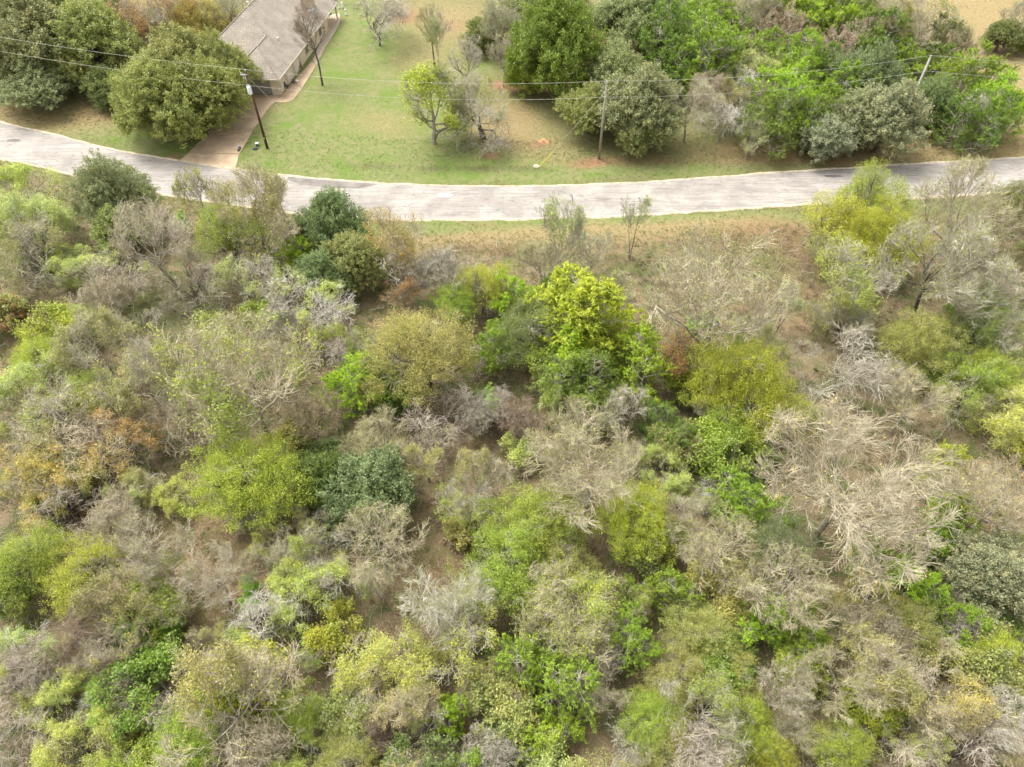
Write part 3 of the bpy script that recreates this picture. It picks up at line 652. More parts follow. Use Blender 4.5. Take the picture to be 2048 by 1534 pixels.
def make_elm(seed, kind='elm', per=9, size=.115, twigs=.5, clump=.5, sc=.13, up=.6, elong=1.3, drop=0.0, **k):
    """leafy or half-leafy deciduous tree: leaves follow the twigs"""
    rg = np.random.default_rng(seed); T0, T1, T2, T3, T4 = skeleton(rg, **k)
    tr = mesh_tube('trunk', [(*T0, 8), (*T1, 6), (*T2, 4)], BARK['grey'])
    kp = rg.random(len(T4[0])) < twigs
    tw = mesh_tube('twigs', [(*T3, 3), (T4[0][kp], T4[1][kp], 3)], TW['grey'])
    P = T4[0]; n = len(P)
    cz = hash3(P[:, -1], 1.1, seed)                          # patchy leaf density
    dens = np.clip((cz - drop) * 3.5, 0, 1) if drop > 0 else np.ones(n)
    i = np.repeat(np.arange(n), per); i = i[rg.random(len(i)) < dens[i]]
    t = rg.random(len(i)) ** .7 * 2; a = np.minimum(t.astype(int), 1); f = (t - a)[:, None]
    C = P[i, a] * (1 - f) + P[i, a + 1] * f + rg.normal(size=(len(i), 3)) * sc
    V, T = leaves(C, size, rg, up, elong)
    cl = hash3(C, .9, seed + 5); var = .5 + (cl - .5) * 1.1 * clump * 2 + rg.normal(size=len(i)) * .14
    add_proto(kind, tr, tw, mesh_leaf('foliage', V, T, var), crown_dims(T3[0], P))
def hash3(C, s, seed):
    return fbm(C[:, 0] + C[:, 2] * .37, C[:, 1] - C[:, 2] * .61, s, seed)

def make_mesq(seed, kind='mesquite', per=12, drop=.42, **k):
    """arching limbs with feathery fine foliage in loose clouds"""
    kk = dict(H=5, trunk_h=.12, limbs=6, spread=52, L1=4.6, n2=6, L2=2.6, n3=6, L3=1.5, n4=8, L4=.8, g=(-.02, -.03, -.05), wig=(.16, .2, .22), tr=.16, lean=.25, forks=2, fine=.011); kk.update(k)
    rg = np.random.default_rng(seed); T0, T1, T2, T3, T4 = skeleton(rg, **kk)
    tr = mesh_tube('trunk', [(*T0, 8), (*T1, 6), (*T2, 4)], BARK['dark'])
    kp = rg.random(len(T4[0])) < .55
    tw = mesh_tube('twigs', [(*T3, 3), (T4[0][kp], T4[1][kp], 3)], TW['grey'])
    P = T4[0]; n = len(P); cz = hash3(P[:, -1], 1.6, seed) + .10 * (P[:, -1, 2] / P[:, -1, 2].max() - .5)
    dens = np.clip((cz - drop) * 6, 0, 1)
    i = np.repeat(np.arange(n), per); i = i[rg.random(len(i)) < dens[i]]
    t = rg.random(len(i)) * 2; a = np.minimum(t.astype(int), 1); f = (t - a)[:, None]
    ax = unit(P[i, a + 1] - P[i, a])
    C = P[i, a] * (1 - f) + P[i, a + 1] * f + rg.normal(size=(len(i), 3)) * .16
    V, T = leaves(C, .05, rg, .5, 4.0, ax, .35)
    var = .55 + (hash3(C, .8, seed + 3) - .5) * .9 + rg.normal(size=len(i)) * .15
    add_proto(kind, tr, tw, mesh_leaf('foliage', V, T, var), crown_dims(T3[0], P))

def dome_points(n, rg, zmin=-.25):
    z = rg.random(n) * (1 - zmin) + zmin; a = np.arange(n) * 2.39996 + rg.normal(size=n) * .25
    r = np.sqrt(np.clip(1 - z * z, 0, 1)); return np.stack([r * np.cos(a), r * np.sin(a), z], 1)
def make_oak(seed, kind='oak', Rc=4.0, Hc=6.5, nl=40, nc=30, per=42, size=.085, gap=.0, lr=1.0, twigs=0, scat=.12):
    """dense evergreen: lobes on a dome, sprays of leaves on each lobe, limbs running to the lobes"""
    rg = np.random.default_rng(seed)
    D = dome_points(nl, rg, -.55 if not twigs else -.35); rad = np.array([Rc, Rc, Hc * (.52 if not twigs else .42)]); z0 = Hc * (.42 if not twigs else .55)
    shape = 1 + (.28 if not twigs else .55) * (hash_noise(D[:, 0] * 3 + 5, D[:, 1] * 3, 1.0, seed) - .5) * 2
    LC = D * rad * (.70 * shape)[:, None] + [0, 0, z0]; LR = Rc * (.20 + .13 * rg.random(nl)) * lr
    LC = np.vstack([LC, LC[: nl // 3] * [.5, .5, 1] + [0, 0, .12 * Hc]]); LR = np.append(LR, LR[: nl // 3])
    m_ = len(LC)
    # sub-clumps on each lobe
    d = dome_points(nc, rg, -.5); d = d[None] + rg.normal(size=(m_, nc, 3)) * .22
    CC = LC[:, None] + unit(d) * (LR[:, None] * (.6 + .5 * rg.random((m_, nc))))[..., None] * np.array([1, 1, .85])
    kp = rg.random((m_, nc)) > gap
    if twigs: kp &= hash3(CC.reshape(-1, 3), 1.3, seed).reshape(m_, nc) > (.31 if seed == 301 else .40)
    ax = unit(d + np.array([0, 0, .35]))[kp]; CC = CC[kp]; n = len(CC)
    i = np.repeat(np.arange(n), per); s = (rg.random(len(i)) - .2) * .55
    C = CC[i] + ax[i] * s[:, None] + rg.normal(size=(len(i), 3)) * (scat * (1.1 - np.abs(s)))[:, None]
    V, T = leaves(C, size, rg, .45, 1.5, ax[i], .4)
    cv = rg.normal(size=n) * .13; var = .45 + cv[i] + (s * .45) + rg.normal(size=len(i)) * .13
    # limbs
    nlimb = 9; T0 = walk(np.array([[0, 0, -.15]]), unit(rg.normal(size=(1, 3)) * [.1, .1, 0] + [0, 0, 1]), np.array([Hc * .35]), np.array([.27]), 4, 0, .08, rg, .7)
    idx = rg.permutation(m_)[:26]; top = T0[0][0, -1]; tips = LC[idx]; L = tips - top
    tt = np.linspace(0, 1, 6)[None, :, None]; P = top + L[:, None] * tt + rg.normal(size=(len(idx), 6, 3)) * .16 * np.sin(tt * np.pi); P[:, :, 2] -= (np.sin(tt * np.pi) * .3)[..., 0]
    RR = .12 * np.linspace(1, .25, 6)[None].repeat(len(idx), 0)
    sub = children(P, RR, 6, .4, 1, 45, 12, 1.3, .3, 4, .05, .2, .5, rg, .3)
    tr = mesh_tube('trunk', [(*T0, 10), (P, RR, 5), (*sub, 3)], BARK['dark'])
    tw = None
    if twigs:
        s3 = children(*sub, twigs, .1, 1, 42, 12, .9, .3, 3, .05, .18, .6, rg, .5); tw = mesh_tube('twigs', [(s3[0], np.maximum(s3[1], .011), 3)], TW['grey'])
    add_proto(kind, tr, tw, mesh_leaf('foliage', V, T, var), crown_dims(C))

def make_juniper(seed, kind='juniper', Rc=3.0, Hc=6.5, nb=85, per=40, conic=.5, size=.045, spires=3, up=.55):
    rg = np.random.default_rng(seed)
    # several leaders, each a cone of upturned sprays
    lead = rg.normal(size=(spires, 2)) * Rc * .38; lead[0] = 0; hs_ = Hc * (1 - .28 * rg.random(spires)); hs_[0] = Hc
    k = rg.integers(0, spires, nb); u_ = rg.random(nb) ** .85; z = .12 * Hc + u_ * (hs_[k] - .12 * Hc)
    env = Rc * (.8 if spires > 1 else 1) * (1 - u_ ** (1 + 1.2 * (1 - conic))) ** (.8 if conic > .5 else .6) + .1
    a = np.arange(nb) * 2.39996 + rg.normal(size=nb) * .2; o = np.stack([np.cos(a), np.sin(a), np.zeros(nb)], 1)
    bs = np.stack([lead[k, 0], lead[k, 1], z - env * .35], 1)
    L = env * (.8 + .4 * rg.random(nb)); d = unit(o + [0, 0, up * .7])
    B = walk(bs, d, L, np.full(nb, .035), 6, .06, .10, rg, .3)
    S1 = children(*B, 9, .3, 1.05, 38, 12, .85, .3, 4, .10, .12, .6, rg, .4, lt=.45)
    P = S1[0]; n = len(P)
    S2 = children(*S1, 4, .2, 1.0, 32, 10, .34, .3, 2, .08, .1, .6, rg, .5, lt=.4)
    Q = S2[0]; nq = len(Q); i = np.repeat(np.arange(nq), max(3, per // 4)); t = rg.random(len(i)) * 2; q = np.minimum(t.astype(int), 1); f = (t - q)[:, None]
    ax = unit(Q[i, q + 1] - Q[i, q]); C = Q[i, q] * (1 - f) + Q[i, q + 1] * f + rg.normal(size=(len(i), 3)) * .028
    V, T = leaves(C, size, rg, .35, 3.6, ax, .72)
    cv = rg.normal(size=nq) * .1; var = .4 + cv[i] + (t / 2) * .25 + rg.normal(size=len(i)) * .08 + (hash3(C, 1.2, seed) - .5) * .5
    T0 = walk(np.stack([lead[:, 0] * .3, lead[:, 1] * .3, np.full(spires, -.15)], 1), unit(np.stack([lead[:, 0] * .7 / Hc, lead[:, 1] * .7 / Hc, np.ones(spires)], 1)), hs_ * .9, np.full(spires, .11), 6, 0, .04, rg, .25)
    tr = mesh_tube('trunk', [(*T0, 7)], BARK['grey'])
    dead = children(*B, 8, .1, .8, 50, 15, .7, .3, 3, -.02, .2, .5, rg, .5)
    tw = mesh_tube('twigs', [(*B, 4), (dead[0], np.maximum(dead[1], .009), 3), (S1[0][::2], np.maximum(S1[1][::2], .008), 3)], TW['grey'])
    add_proto(kind, tr, tw, mesh_leaf('foliage', V, T, var), crown_dims(C))

def make_snag(seed, kind='snag', **k):
    rg = np.random.default_rng(seed); kk = dict(H=5, trunk_h=.25, limbs=5, spread=35, L1=2.6, n2=4, L2=1.4, n3=4, L3=.7, n4=3, L4=.3, g=(.05, .06, .05), wig=(.28, .3, .3), tr=.13, fine=.012); kk.update(k)
    T0, T1, T2, T3, T4 = skeleton(rg, **kk)
    tr = mesh_tube('trunk', [(*T0, 8), (*T1, 6), (*T2, 5)], BARK['white']); tw = mesh_tube('twigs', [(*T3, 4), (*T4, 3)], TW['white'])
    add_proto(kind, tr, tw, None, crown_dims(T2[0], T3[0]))
def make_sapling(seed, kind='sapling', **k):
    kk = dict(H=5, trunk_h=.3, limbs=6, spread=30, L1=1.8, n2=5, L2=.9, n3=4, L3=.5, n4=4, L4=.3, tr=.04, wig=(.1, .12, .15), fine=.008, forks=2, per=4, size=.06, sc=.1, twigs=1, drop=.46); kk.update(k)
    make_elm(seed, kind, **kk)
def make_sumac(seed, kind='sumac'):
    """few stems carrying large compound leaves"""
    rg = np.random.default_rng(seed); n = 9; base = rg.normal(size=(n, 3)) * [.5, .5, 0]
    T0 = walk(base, unit(rg.normal(size=(n, 3)) * [.35, .35, 0] + [0, 0, 1]), 1.6 + rg.random(n) * .9, np.full(n, .03), 4, .03, .08, rg, .5)
    T1 = children(*T0, 11, .45, 1.05, 66, 10, .62, .2, 4, -.09, .06, .4, rg, .5, lt=.1)
    P = T1[0]; m_ = len(P); per = 22; i = np.repeat(np.arange(m_), per); t = np.tile(np.linspace(.35, 3.99, per), m_); q = np.minimum(t.astype(int), 3); f = (t - q)[:, None]
    ax = unit(P[i, q + 1] - P[i, q]); sd_ = np.cross(ax, [0, 0, 1.]); sd_ = unit(sd_) * np.where(np.arange(len(i)) % 2, 1, -1)[:, None]
    C = P[i, q] * (1 - f) + P[i, q + 1] * f + sd_ * .09
    V, T = leaves(C, .075, rg, 1.5, 2.3, unit(sd_ + ax * .4), .8); var = .5 + np.repeat(rg.normal(size=m_) * .15, per) + rg.normal(size=len(i)) * .07
    add_proto(kind, mesh_tube('trunk', [(*T0, 5)], BARK['grey']), mesh_tube('twigs', [(*T1, 3)], TW['olive']), mesh_leaf('foliage', V, T, var), crown_dims(C))

for s in (1, 2, 3): make_oak(100 + s, 'oak')
for s in (4, 5): make_oak(100 + s, 'oak', Rc=4.2, Hc=7.0, nl=46, size=.088, gap=.12)
make_oak(131, 'smalloak', Rc=3, Hc=4.4, nl=26, nc=30, per=40, size=.085); make_oak(132, 'smalloak', Rc=3, Hc=4.2, nl=24, nc=32, per=40, size=.085, gap=.1)
for s in (1, 2, 3): make_juniper(200 + s, 'juniper', Rc=3.1, Hc=5.8, spires=4, conic=.35, nb=100)
make_juniper(210, 'conejuniper', Rc=3.4, Hc=6.6, spires=3, conic=.7, nb=130, per=44, size=.05)
make_juniper(211, 'deadjuniper', Rc=3, Hc=5, spires=4, conic=.4, nb=80, per=20, size=.035)
for s in (1, 2): make_oak(300 + s, 'elm', Rc=4, Hc=6.3, nl=62, nc=24, per=38, size=.052, gap=.18, lr=.85, twigs=7, scat=.17)
make_oak(303, 'elm', Rc=4, Hc=6.0, nl=48, nc=26, per=36, size=.054, gap=.3, lr=.95, twigs=8, scat=.19)
for s in (4, 5): make_elm(300 + s, 'halfelm', per=14, size=.068, sc=.12, twigs=.8, drop=.42)
for s in (1, 2, 3): make_mesq(400 + s, 'mesquite')
make_mesq(405, 'greymesquite', drop=.56); make_mesq(406, 'greymesquite', drop=.58, spread=60)
make_bare(501, 'bare', leafn=.45, spread=48, g=(.06, .05, .05), n2=7, n4=9, L4=.62, wig=(.10, .10, .13), fine=.009, an=(34, 35, 32), soft=.55, L3=1.25); make_bare(502, 'bare', leafn=.3, limbs=9, spread=44, n4=8, g=(.05, .05, .05), L4=.65, wig=(.10, .11, .12), fine=.009, an=(35, 34, 32), soft=.55); make_bare(503, 'bare', leafn=.6, spread=50, H=6, forks=2, limbs=5, n4=9, g=(.05, .05, .05), fine=.009, wig=(.12, .13, .14), an=(36, 36, 33), soft=.55)
make_bare(510, 'bigbare', leafn=.06, H=8.0, limbs=11, spread=56, trunk_h=.16, L1=5.4, n2=8, L2=2.6, n3=8, L3=1.4, n4=8, L4=.75, tr=.2, g=(.04, .05, .05), wig=(.11, .12, .13), fine=.0085, an=(33, 34, 32), soft=.55)
make_bare(520, 'crooked', spread=55, wig=(.26, .3, .3), g=(0, .0, -.02), n4=6, H=5, lean=.35, fine=.013); make_bare(521, 'crooked', spread=62, wig=(.3, .3, .3), g=(-.03, -.02, -.05), n4=6, H=4.5, lean=.5, fine=.013)
make_bare(530, 'lowbare', H=3, limbs=5, spread=40, L1=2.4, n2=6, L2=1.5, n3=6, L3=.9, n4=6, L4=.5, tr=.05, forks=3, fine=.01)
make_bare(531, 'tallbare', H=10, trunk_h=.3, limbs=14, spread=46, L1=2.8, n2=5, L2=1.4, n3=5, L3=.8, n4=4, L4=.45, tr=.12, lean=.03)
for s in (1, 2): make_snag(600 + s)
make_snag(604, 'leansnag', limbs=3, n2=3, n3=3, n4=2, L1=2.2, g=(-.06, .02, 0), H=5.5, tr=.15, lean=1.3)
make_snag(603, 'curvesnag', limbs=3, n2=3, n3=2, n4=1, L1=3.4, wig=(.34, .36, .3), lean=.0, g=(.0, .0, 0), H=6, tr=.2, spread=45)
make_sapling(701); make_sapling(702, forks=3); make_sumac(710); make_sumac(711)
make_elm(720, 'shrub', H=2.6, trunk_h=.08, limbs=5, spread=42, L1=1.7, n2=5, L2=1.0, n3=5, L3=.55, n4=5, L4=.32, tr=.04, forks=4, per=8, size=.085, sc=.09, twigs=.6, fine=.008)
make_elm(721, 'shrub', H=2.4, trunk_h=.08, limbs=5, spread=50, L1=1.8, n2=5, L2=1.1, n3=5, L3=.6, n4=5, L4=.34, tr=.04, forks=4, per=7, size=.075, sc=.09, twigs=.6, fine=.008, drop=.35)
make_elm(730, 'mistletoe', H=7, trunk_h=.06, limbs=12, spread=48, L1=3.3, n2=6, L2=1.8, n3=6, L3=1.0, n4=5, L4=.5, tr=.2, per=15, size=.10, sc=.16, drop=.49, lean=.03, wig=(.18, .2, .2))

CLR = dict(oakdk=(.21, .24, .07), oak=(.31, .345, .11), oakgg=(.30, .33, .145), oakol=(.29, .335, .09), sage=(.32, .35, .20), bluegreen=(.22, .275, .11), pureg=(.17, .225, .05),
           jun=(.27, .385, .03), jund=(.19, .28, .035), junb=(.36, .51, .03), juny=(.45, .505, .035), elmy=(.39, .435, .045), elmg=(.31, .39, .045), elmo=(.37, .365, .10), elmt=(.42, .375, .15),
           lime=(.46, .53, .16), limey=(.50, .55, .12), olive=(.34, .355, .10), orange=(.55, .32, .10), gold=(.52, .42, .11), yellow=(.46, .495, .05), sumac=(.30, .48, .05), sumacy=(.42, .52, .05),
           rust=(.46, .27, .14), brown=(.34, .26, .15), rose=(.46, .34, .25))
CNT = {}
NAMES = dict(oak='live_oak', smalloak='live_oak', juniper='juniper', conejuniper='juniper', deadjuniper='dead_juniper', elm='elm_tree', halfelm='elm_tree', mesquite='mesquite', greymesquite='mesquite',
             bare='bare_tree', bigbare='bare_tree', crooked='crooked_tree', lowbare='bare_shrub', tallbare='bare_tree', snag='snag', curvesnag='snag', leansnag='snag', sapling='sapling', sumac='sumac', shrub='leafy_shrub', mistletoe='mistletoe_tree')
HS = dict(oak=1, smalloak=1)
def plant(kind, px, py, wpx, clr, twig, label, group=None, hz=1.0, bark=None, var=None, rz=None, sx=1.0, lean=0.0):
    L = PROTO[kind]; c = CNT.get(kind, 0); CNT[kind] = c + 1; p = L[c % len(L) if var is None else var % len(L)]
    z = 3.0
    for _ in range(3):                       # crown size from its breadth at its distance
        x, y = at(px, py, z); s = wpx / F * depth(x, y, z) / (2 * p['R']); z = p['zc'] * s * hz
    x, y = at(px, py, z)
    return place(p, kind, x, y, s, hz, clr, twig, label, group, bark, rz if rz is not None else c * 2.4 + 1, sx, lean)
def place(p, kind, x, y, s, hz, clr, twig, label, group, bark, rz, sx=1.0, lean=0.0, cat=None):
    nm = NAMES[kind]
    e = empty(nm, (x, y, 0), rz, label=label, cat=cat or nm.replace('_', ' ').replace('live oak', 'oak tree'), group=group or GROUPS.get(nm)); e.scale = (s * sx, s / sx ** .5, s * hz)
    if lean: e.rotation_euler = (lean, lean * .4, rz)
    for part in ('trunk', 'twigs', 'foliage'):
        if p[part] is None: continue
        o = link(part, p[part], e)
        if part == 'foliage': o.color = (*[v * (1 + .04 * math.sin(2 * i + x * 1.3)) for i, v in enumerate(CLR[clr])], 1)
        elif part == 'twigs' and twig: o.material_slots[0].link = 'OBJECT'; o.material_slots[0].material = TW[twig]
        elif part == 'trunk' and bark: o.material_slots[0].link = 'OBJECT'; o.material_slots[0].material = BARK[bark]
    return e
GROUPS = dict(live_oak='live oaks around the road and woods', juniper='green junipers in the woods', dead_juniper='dead brown junipers', elm_tree='yellow green elms in the woods', mesquite='feathery mesquites in the woods',
              bare_tree='bare twiggy trees in the woods', crooked_tree='crooked bare trees in the woods', bare_shrub='bare shrubs in the woods', snag='dead snags', sapling='thin saplings', sumac='sumac clumps on the wood floor', leafy_shrub='leafy shrubs in the woods')
WSC = 1.12
# kind, px, py, crown width px, leaf colour, twig, label, extras
T = [
# --- behind the road, upper left
('oak',50,60,190,'oakgg',0,'grey-green live oak filling the top left corner',{}),
('oak',185,75,180,'oak',0,'large live oak with a pale dead limb standing out of its right side',{}),
('oak',130,30,150,'oakdk',0,'dark oak at the top edge between the corner oak and the orange tree',{}),
('oak',95,120,120,'oak',0,'oak crown below the dark oak, crossed by the power lines',{}),
('oak',65,172,130,'oakgg',0,'low spreading pale oak at the left edge above the dry verge',{'hz':.7}),
('oak',235,40,110,'oakdk',0,'dark oak right behind the pale dead limb near the top edge',{}),
('smalloak',212,165,85,'oakdk',0,'small dark bushy oak left of the large driveway oak',{}),
('smalloak',8,110,80,'oakdk',0,'dark oak cut by the left edge of the photo',{}),
('curvesnag',192,112,60,'rust','white','pale dead snag with a curved limb in the upper left oaks',{'bark':'white','hz':1.7}),
('snag',163,100,34,'rust','grey','short grey dead branch left of the curved pale snag',{}),
('oak',318,195,180,'oakol',0,'yellowish front left crown of the large oak beside the driveway',{'hz':1.0}),
('oak',415,185,160,'oakol',0,'olive front crown of the large oak overhanging the driveway',{'hz':1.0}),
('oak',355,135,180,'oak',0,'tall back crown of the driveway oak under the power lines',{'hz':1.0}),
('oak',435,130,130,'oak',0,'right crown of the driveway oak touching the garage roof',{'hz':1.1}),
('oak',280,165,110,'oakol',0,'left shoulder crown of the driveway oak',{}),
('halfelm',285,30,100,'orange','grey','orange-leaved tree behind the driveway oak left of the house',{}),
('elm',395,38,110,'gold','grey','golden yellow tree beside the left wing of the house',{}),
('halfelm',350,5,110,'orange','pink','orange and grey thin tree at the top edge left of the house',{}),
('elm',330,45,80,'elmg','grey','green shrubby tree between the orange and golden trees',{}),
('bare',460,2,110,'olive','grey','grey bare tree at the top edge touching the roof',{}),
('juniper',440,40,60,'jund','grey','small dark juniper left of the house roof',{}),
('tallbare',622,58,78,'olive','brown','tall leafless tree with dark twigs against the house wall',{'hz':1.0,'bark':'dark'}),
('crooked',752,28,140,'olive','grey','bare wide spreading tree on the lawn right of the house',{'bark':'dark','hz':.8}),
('tallbare',862,40,62,'elmg','olive','tall narrow thin tree at the top with dark mistletoe tufts',{'bark':'dark','hz':1.2}),
('sapling',862,55,66,'elmg','grey','sparse yellow-green crown wrapped around the narrow tree',{'hz':1.5}),
('tallbare',926,112,72,'olive','grey','leafless tree with dark trunk left of the pinkish fuzzy tree',{'bark':'dark'}),
('mistletoe',860,185,122,'elmy','grey','yellow-green mistletoe covered tree in the middle of the lawn',{'bark':'grey','hz':1.1}),
('crooked',970,240,150,'olive','grey','grey spreading leafless mesquite in front of the lawn',{'bark':'dark','hz':1.0}),
('halfelm',960,195,95,'elmo','grey','thin olive crown standing above the spreading grey mesquite',{}),
('bare',1006,98,54,'olive','pink','small pinkish fuzzy bare tree on a red soil ring',{'hz':1.3}),
('oak',1110,80,185,'jund',0,'bright green live oak with a visible trunk on the red soil ring',{'hz':1.25}),
('smalloak',1060,140,85,'elmg',0,'drooping yellow-green lower lobe left of the bright oak trunk',{}),
('smalloak',966,60,70,'oakdk',0,'dark green oak left of the pinkish fuzzy tree',{}),
('bare',1010,25,110,'olive','grey','grey bare tree behind the dark green oak at the top',{}),
('oak',1090,5,170,'oakgg',0,'grey-green oak at the top edge behind the bright oak',{}),
('oak',1265,35,170,'oakgg',0,'soft grey-green oak at the top edge above the red clearing',{'hz':.9}),
('oak',1178,215,110,'oak',0,'left crown of the round oak beside the grey pole',{}),
('oak',1280,200,160,'oakgg',0,'right crown of the round oak behind the grey pole',{}),
('oak',1282,245,125,'oak',0,'low front crown of the round oak above the verge',{'hz':.85}),
('oak',1225,150,140,'oakgg',0,'top crown of the round oak at the tip of the grey pole',{}),
('smalloak',1262,190,44,'juny',0,'small yellow-green clump set in the round oak',{'hz':1.9}),
('bare',1385,195,115,'olive','pink','pinkish grey bare tree right of the round oak',{'hz':.9}),
('bare',1420,175,70,'rust','pink','thin bare tree with rusty leaves right of the pinkish one',{}),
# --- upper right thicket
('juniper',1330,70,120,'jund','grey','green juniper left of the upper right thicket',{}),
('juniper',1400,105,150,'jun','grey','broad bright juniper above the pinkish grey bare tree',{}),
('oak',1375,40,120,'oakgg',0,'grey-green oak at the top above the broad bright juniper',{}),
('juniper',1435,50,110,'jun','grey','bright juniper left of the larger brown dead juniper',{}),
('juniper',1310,5,120,'oakdk','grey','dark juniper at the top edge left of the thicket',{}),
('juniper',1395,5,110,'jund','grey','dark green juniper at the top edge in the thicket',{}),
('bare',1480,0,130,'olive','pink','pinkish bare tree at the top edge of the thicket',{}),
('deadjuniper',1530,65,80,'rose','pink','left half of the larger brown dead juniper',{}),
('deadjuniper',1575,60,90,'rose','pink','larger brown dead juniper in the middle of the thicket',{}),
('deadjuniper',1695,95,95,'rose','pink','smaller brown dead juniper right of the small bright juniper',{}),
('juniper',1560,25,120,'jun','grey','bright juniper above the larger brown dead juniper',{}),
('juniper',1640,20,120,'junb','grey','very bright juniper at the top centre of the thicket',{}),
('smalloak',1580,97,66,'bluegreen',0,'small round blue-green oak under the larger dead juniper',{}),
('juniper',1635,72,50,'junb','grey','small bright juniper standing between the two dead junipers',{}),
('juniper',1705,40,110,'jun','grey','bright juniper above the smaller dead juniper',{}),
('bare',1790,15,120,'olive','tan','tan bare tree at the top edge right of the junipers',{}),
('greymesquite',1850,30,130,'elmo','grey','grey curling branched tree at the top left of the dry field',{}),
('juniper',1770,85,110,'jund','grey','mixed green juniper above the pale leaning pole',{}),
('mesquite',1505,140,130,'lime','grey','lime leafed tree with grey limbs left of the yellow-green junipers',{}),
('greymesquite',1490,180,110,'olive','white','pale curling branches below the lime leafed tree',{}),
('juniper',1610,125,110,'jun','grey','bright juniper below the small blue-green oak',{}),
('juniper',1570,195,130,'junb','grey','glowing yellow-green juniper crossed by the power lines',{}),
('juniper',1560,240,100,'jund','grey','darker lower juniper just above the verge',{}),
('juniper',1625,180,70,'junb','grey','yellow-green juniper with the broken snag at its right',{}),
('snag',1650,190,28,'rust','white','short pale broken snag in the right junipers',{'bark':'white'}),
('crooked',1450,225,110,'olive','white','pale crooked tree hanging over the verge right of the pinkish bare tree',{'bark':'grey','hz':1.0}),
('halfelm',1475,185,90,'olive','brown','brownish olive thin tree behind the pale crooked tree',{}),
('halfelm',1505,265,60,'lime','grey','small lime tree at the verge right of the pale crooked tree',{}),
('oak',1745,150,130,'bluegreen',0,'blue-green oak under the lines left of the pale pole',{'hz':1.1}),
('oak',1780,225,150,'sage',0,'sage green oak hiding the foot of the pale pole',{}),
('oak',1715,235,130,'oakgg',0,'grey-green oak left of the sage oak above the verge',{}),
('oak',1858,205,100,'bluegreen',0,'blue-green oak right of the pale pole',{'hz':1.2}),
('smalloak',1655,268,105,'sage',0,'pale low sage oak standing out at the verge',{}),
('juniper',1930,165,130,'jun','grey','bright juniper right of the pale pole',{}),
('juniper',2000,200,100,'junb','grey','bright rounded juniper at the right end of the thicket',{}),
('juniper',1940,235,110,'jund','grey','dark low juniper at the verge by the right end of the thicket',{}),
('bare',1962,210,62,'olive','white','small whitish bare bush in front of the right end juniper',{}),
('juniper',1865,90,100,'oakdk','grey','dark juniper below the grey curling tree',{}),
('bare',1900,75,90,'olive','tan','tan bare tree at the left of the dry field',{}),
('smalloak',2010,62,66,'oakdk',0,'small green bush alone in the dry field',{}),
('smalloak',2045,78,50,'pureg',0,'green bush at the right edge in the dry field',{}),
('bare',2040,30,70,'olive','grey','grey bare tree at the top right corner',{}),
('juniper',1345,120,90,'jund','grey','dark green juniper just left of the pinkish grey bare tree',{}),
('oak',1470,110,90,'oakgg',0,'small grey-green oak below the brown dead junipers',{}),
('juniper',1520,105,80,'jun','grey','bright juniper directly below the larger dead juniper',{}),
('juniper',1655,140,90,'jund','grey','dark green juniper right of the broad one below the blue-green oak',{}),
('juniper',1690,170,90,'jun','grey','juniper between the yellow-green junipers and the blue-green oak',{}),
('juniper',1800,130,90,'jun','grey','bright juniper just left of the pale pole top',{}),
('juniper',1890,140,90,'jund','grey','dark juniper just right of the pale pole top',{}),
('juniper',1620,240,90,'jund','grey','dark juniper left of the pale low sage oak',{}),
('juniper',1750,5,110,'jund','grey','dark juniper at the top edge right of the very bright one',{}),
('smalloak',1330,30,90,'oakgg',0,'soft oak at the top between the dark and green junipers',{}),
('halfelm',1820,60,110,'elmo','tan','olive tan thin tree below the grey curling tree',{}),
# --- near side of the road, left
('oak',228,385,140,'oakgg',0,'live oak overlapping the road at the left',{'hz':1.3}),
('oak',240,450,110,'oak',0,'dark lower crown below the oak overlapping the road',{}),
('bare',300,455,135,'olive','pink','pale pinkish bare tree fanning right of the road oak',{'hz':1.0}),
('bare',362,515,62,'olive','pink','small pinkish bare shrub tree below the sumac sapling',{}),
('sumac',370,440,46,'sumac',0,'bright green sumac sapling between the pinkish and yellow-green trees',{'hz':1.4}),
('sapling',385,370,62,'elmy','grey','thin bare sapling in front of the road near the driveway mouth',{'hz':1.5}),
('sapling',437,375,60,'elmo','olive','second thin sapling from the driveway mouth before the road',{'hz':1.5}),
('halfelm',490,380,125,'elmt','tan','thin crown with few tan leaves in front of the road',{'hz':1.2}),
('sapling',545,378,46,'elmt','grey','slim sapling at the right end of the row before the road',{'hz':1.5}),
('elm',450,455,135,'elmg','grey','yellow-green tree between the pinkish bare tree and the road oaks',{}),
('halfelm',520,440,125,'elmo','tan','olive half bare tree left of the dark road oak',{}),
('oak',665,440,130,'bluegreen',0,'dark blue-green oak at the lower road edge left of the golden tree',{'hz':1.3}),
('oak',620,470,80,'oakdk',0,'small dark oak on the left flank of the blue-green road oak',{}),
('oak',705,515,125,'oak',0,'darker green oak crown below the blue-green road oak',{'hz':1.1}),
('oak',650,545,110,'bluegreen',0,'soft green low oak left of the white snag with orange leaves',{}),
('juniper',600,505,80,'junb','grey','bright juniper left of the low oak',{}),
('snag',540,505,42,'rust','white','thin white snag left of the bright juniper',{'bark':'white','hz':1.4}),
('halfelm',790,460,110,'gold','tan','sparse golden tree at the road edge right of the dark oaks',{'hz':1.3}),
('snag',802,535,78,'rust','white','white dead tree with orange leaves right of the dark oaks',{'bark':'white','hz':1.1}),
('halfelm',805,570,85,'orange','brown','orange leaved shrub around the white dead tree',{'hz':.7}),
('mesquite',45,385,130,'limey','grey','lime mesquite at the left edge just below the road',{}),
('mesquite',50,445,140,'lime','grey','pale lime mesquite below the one at the left road edge',{}),
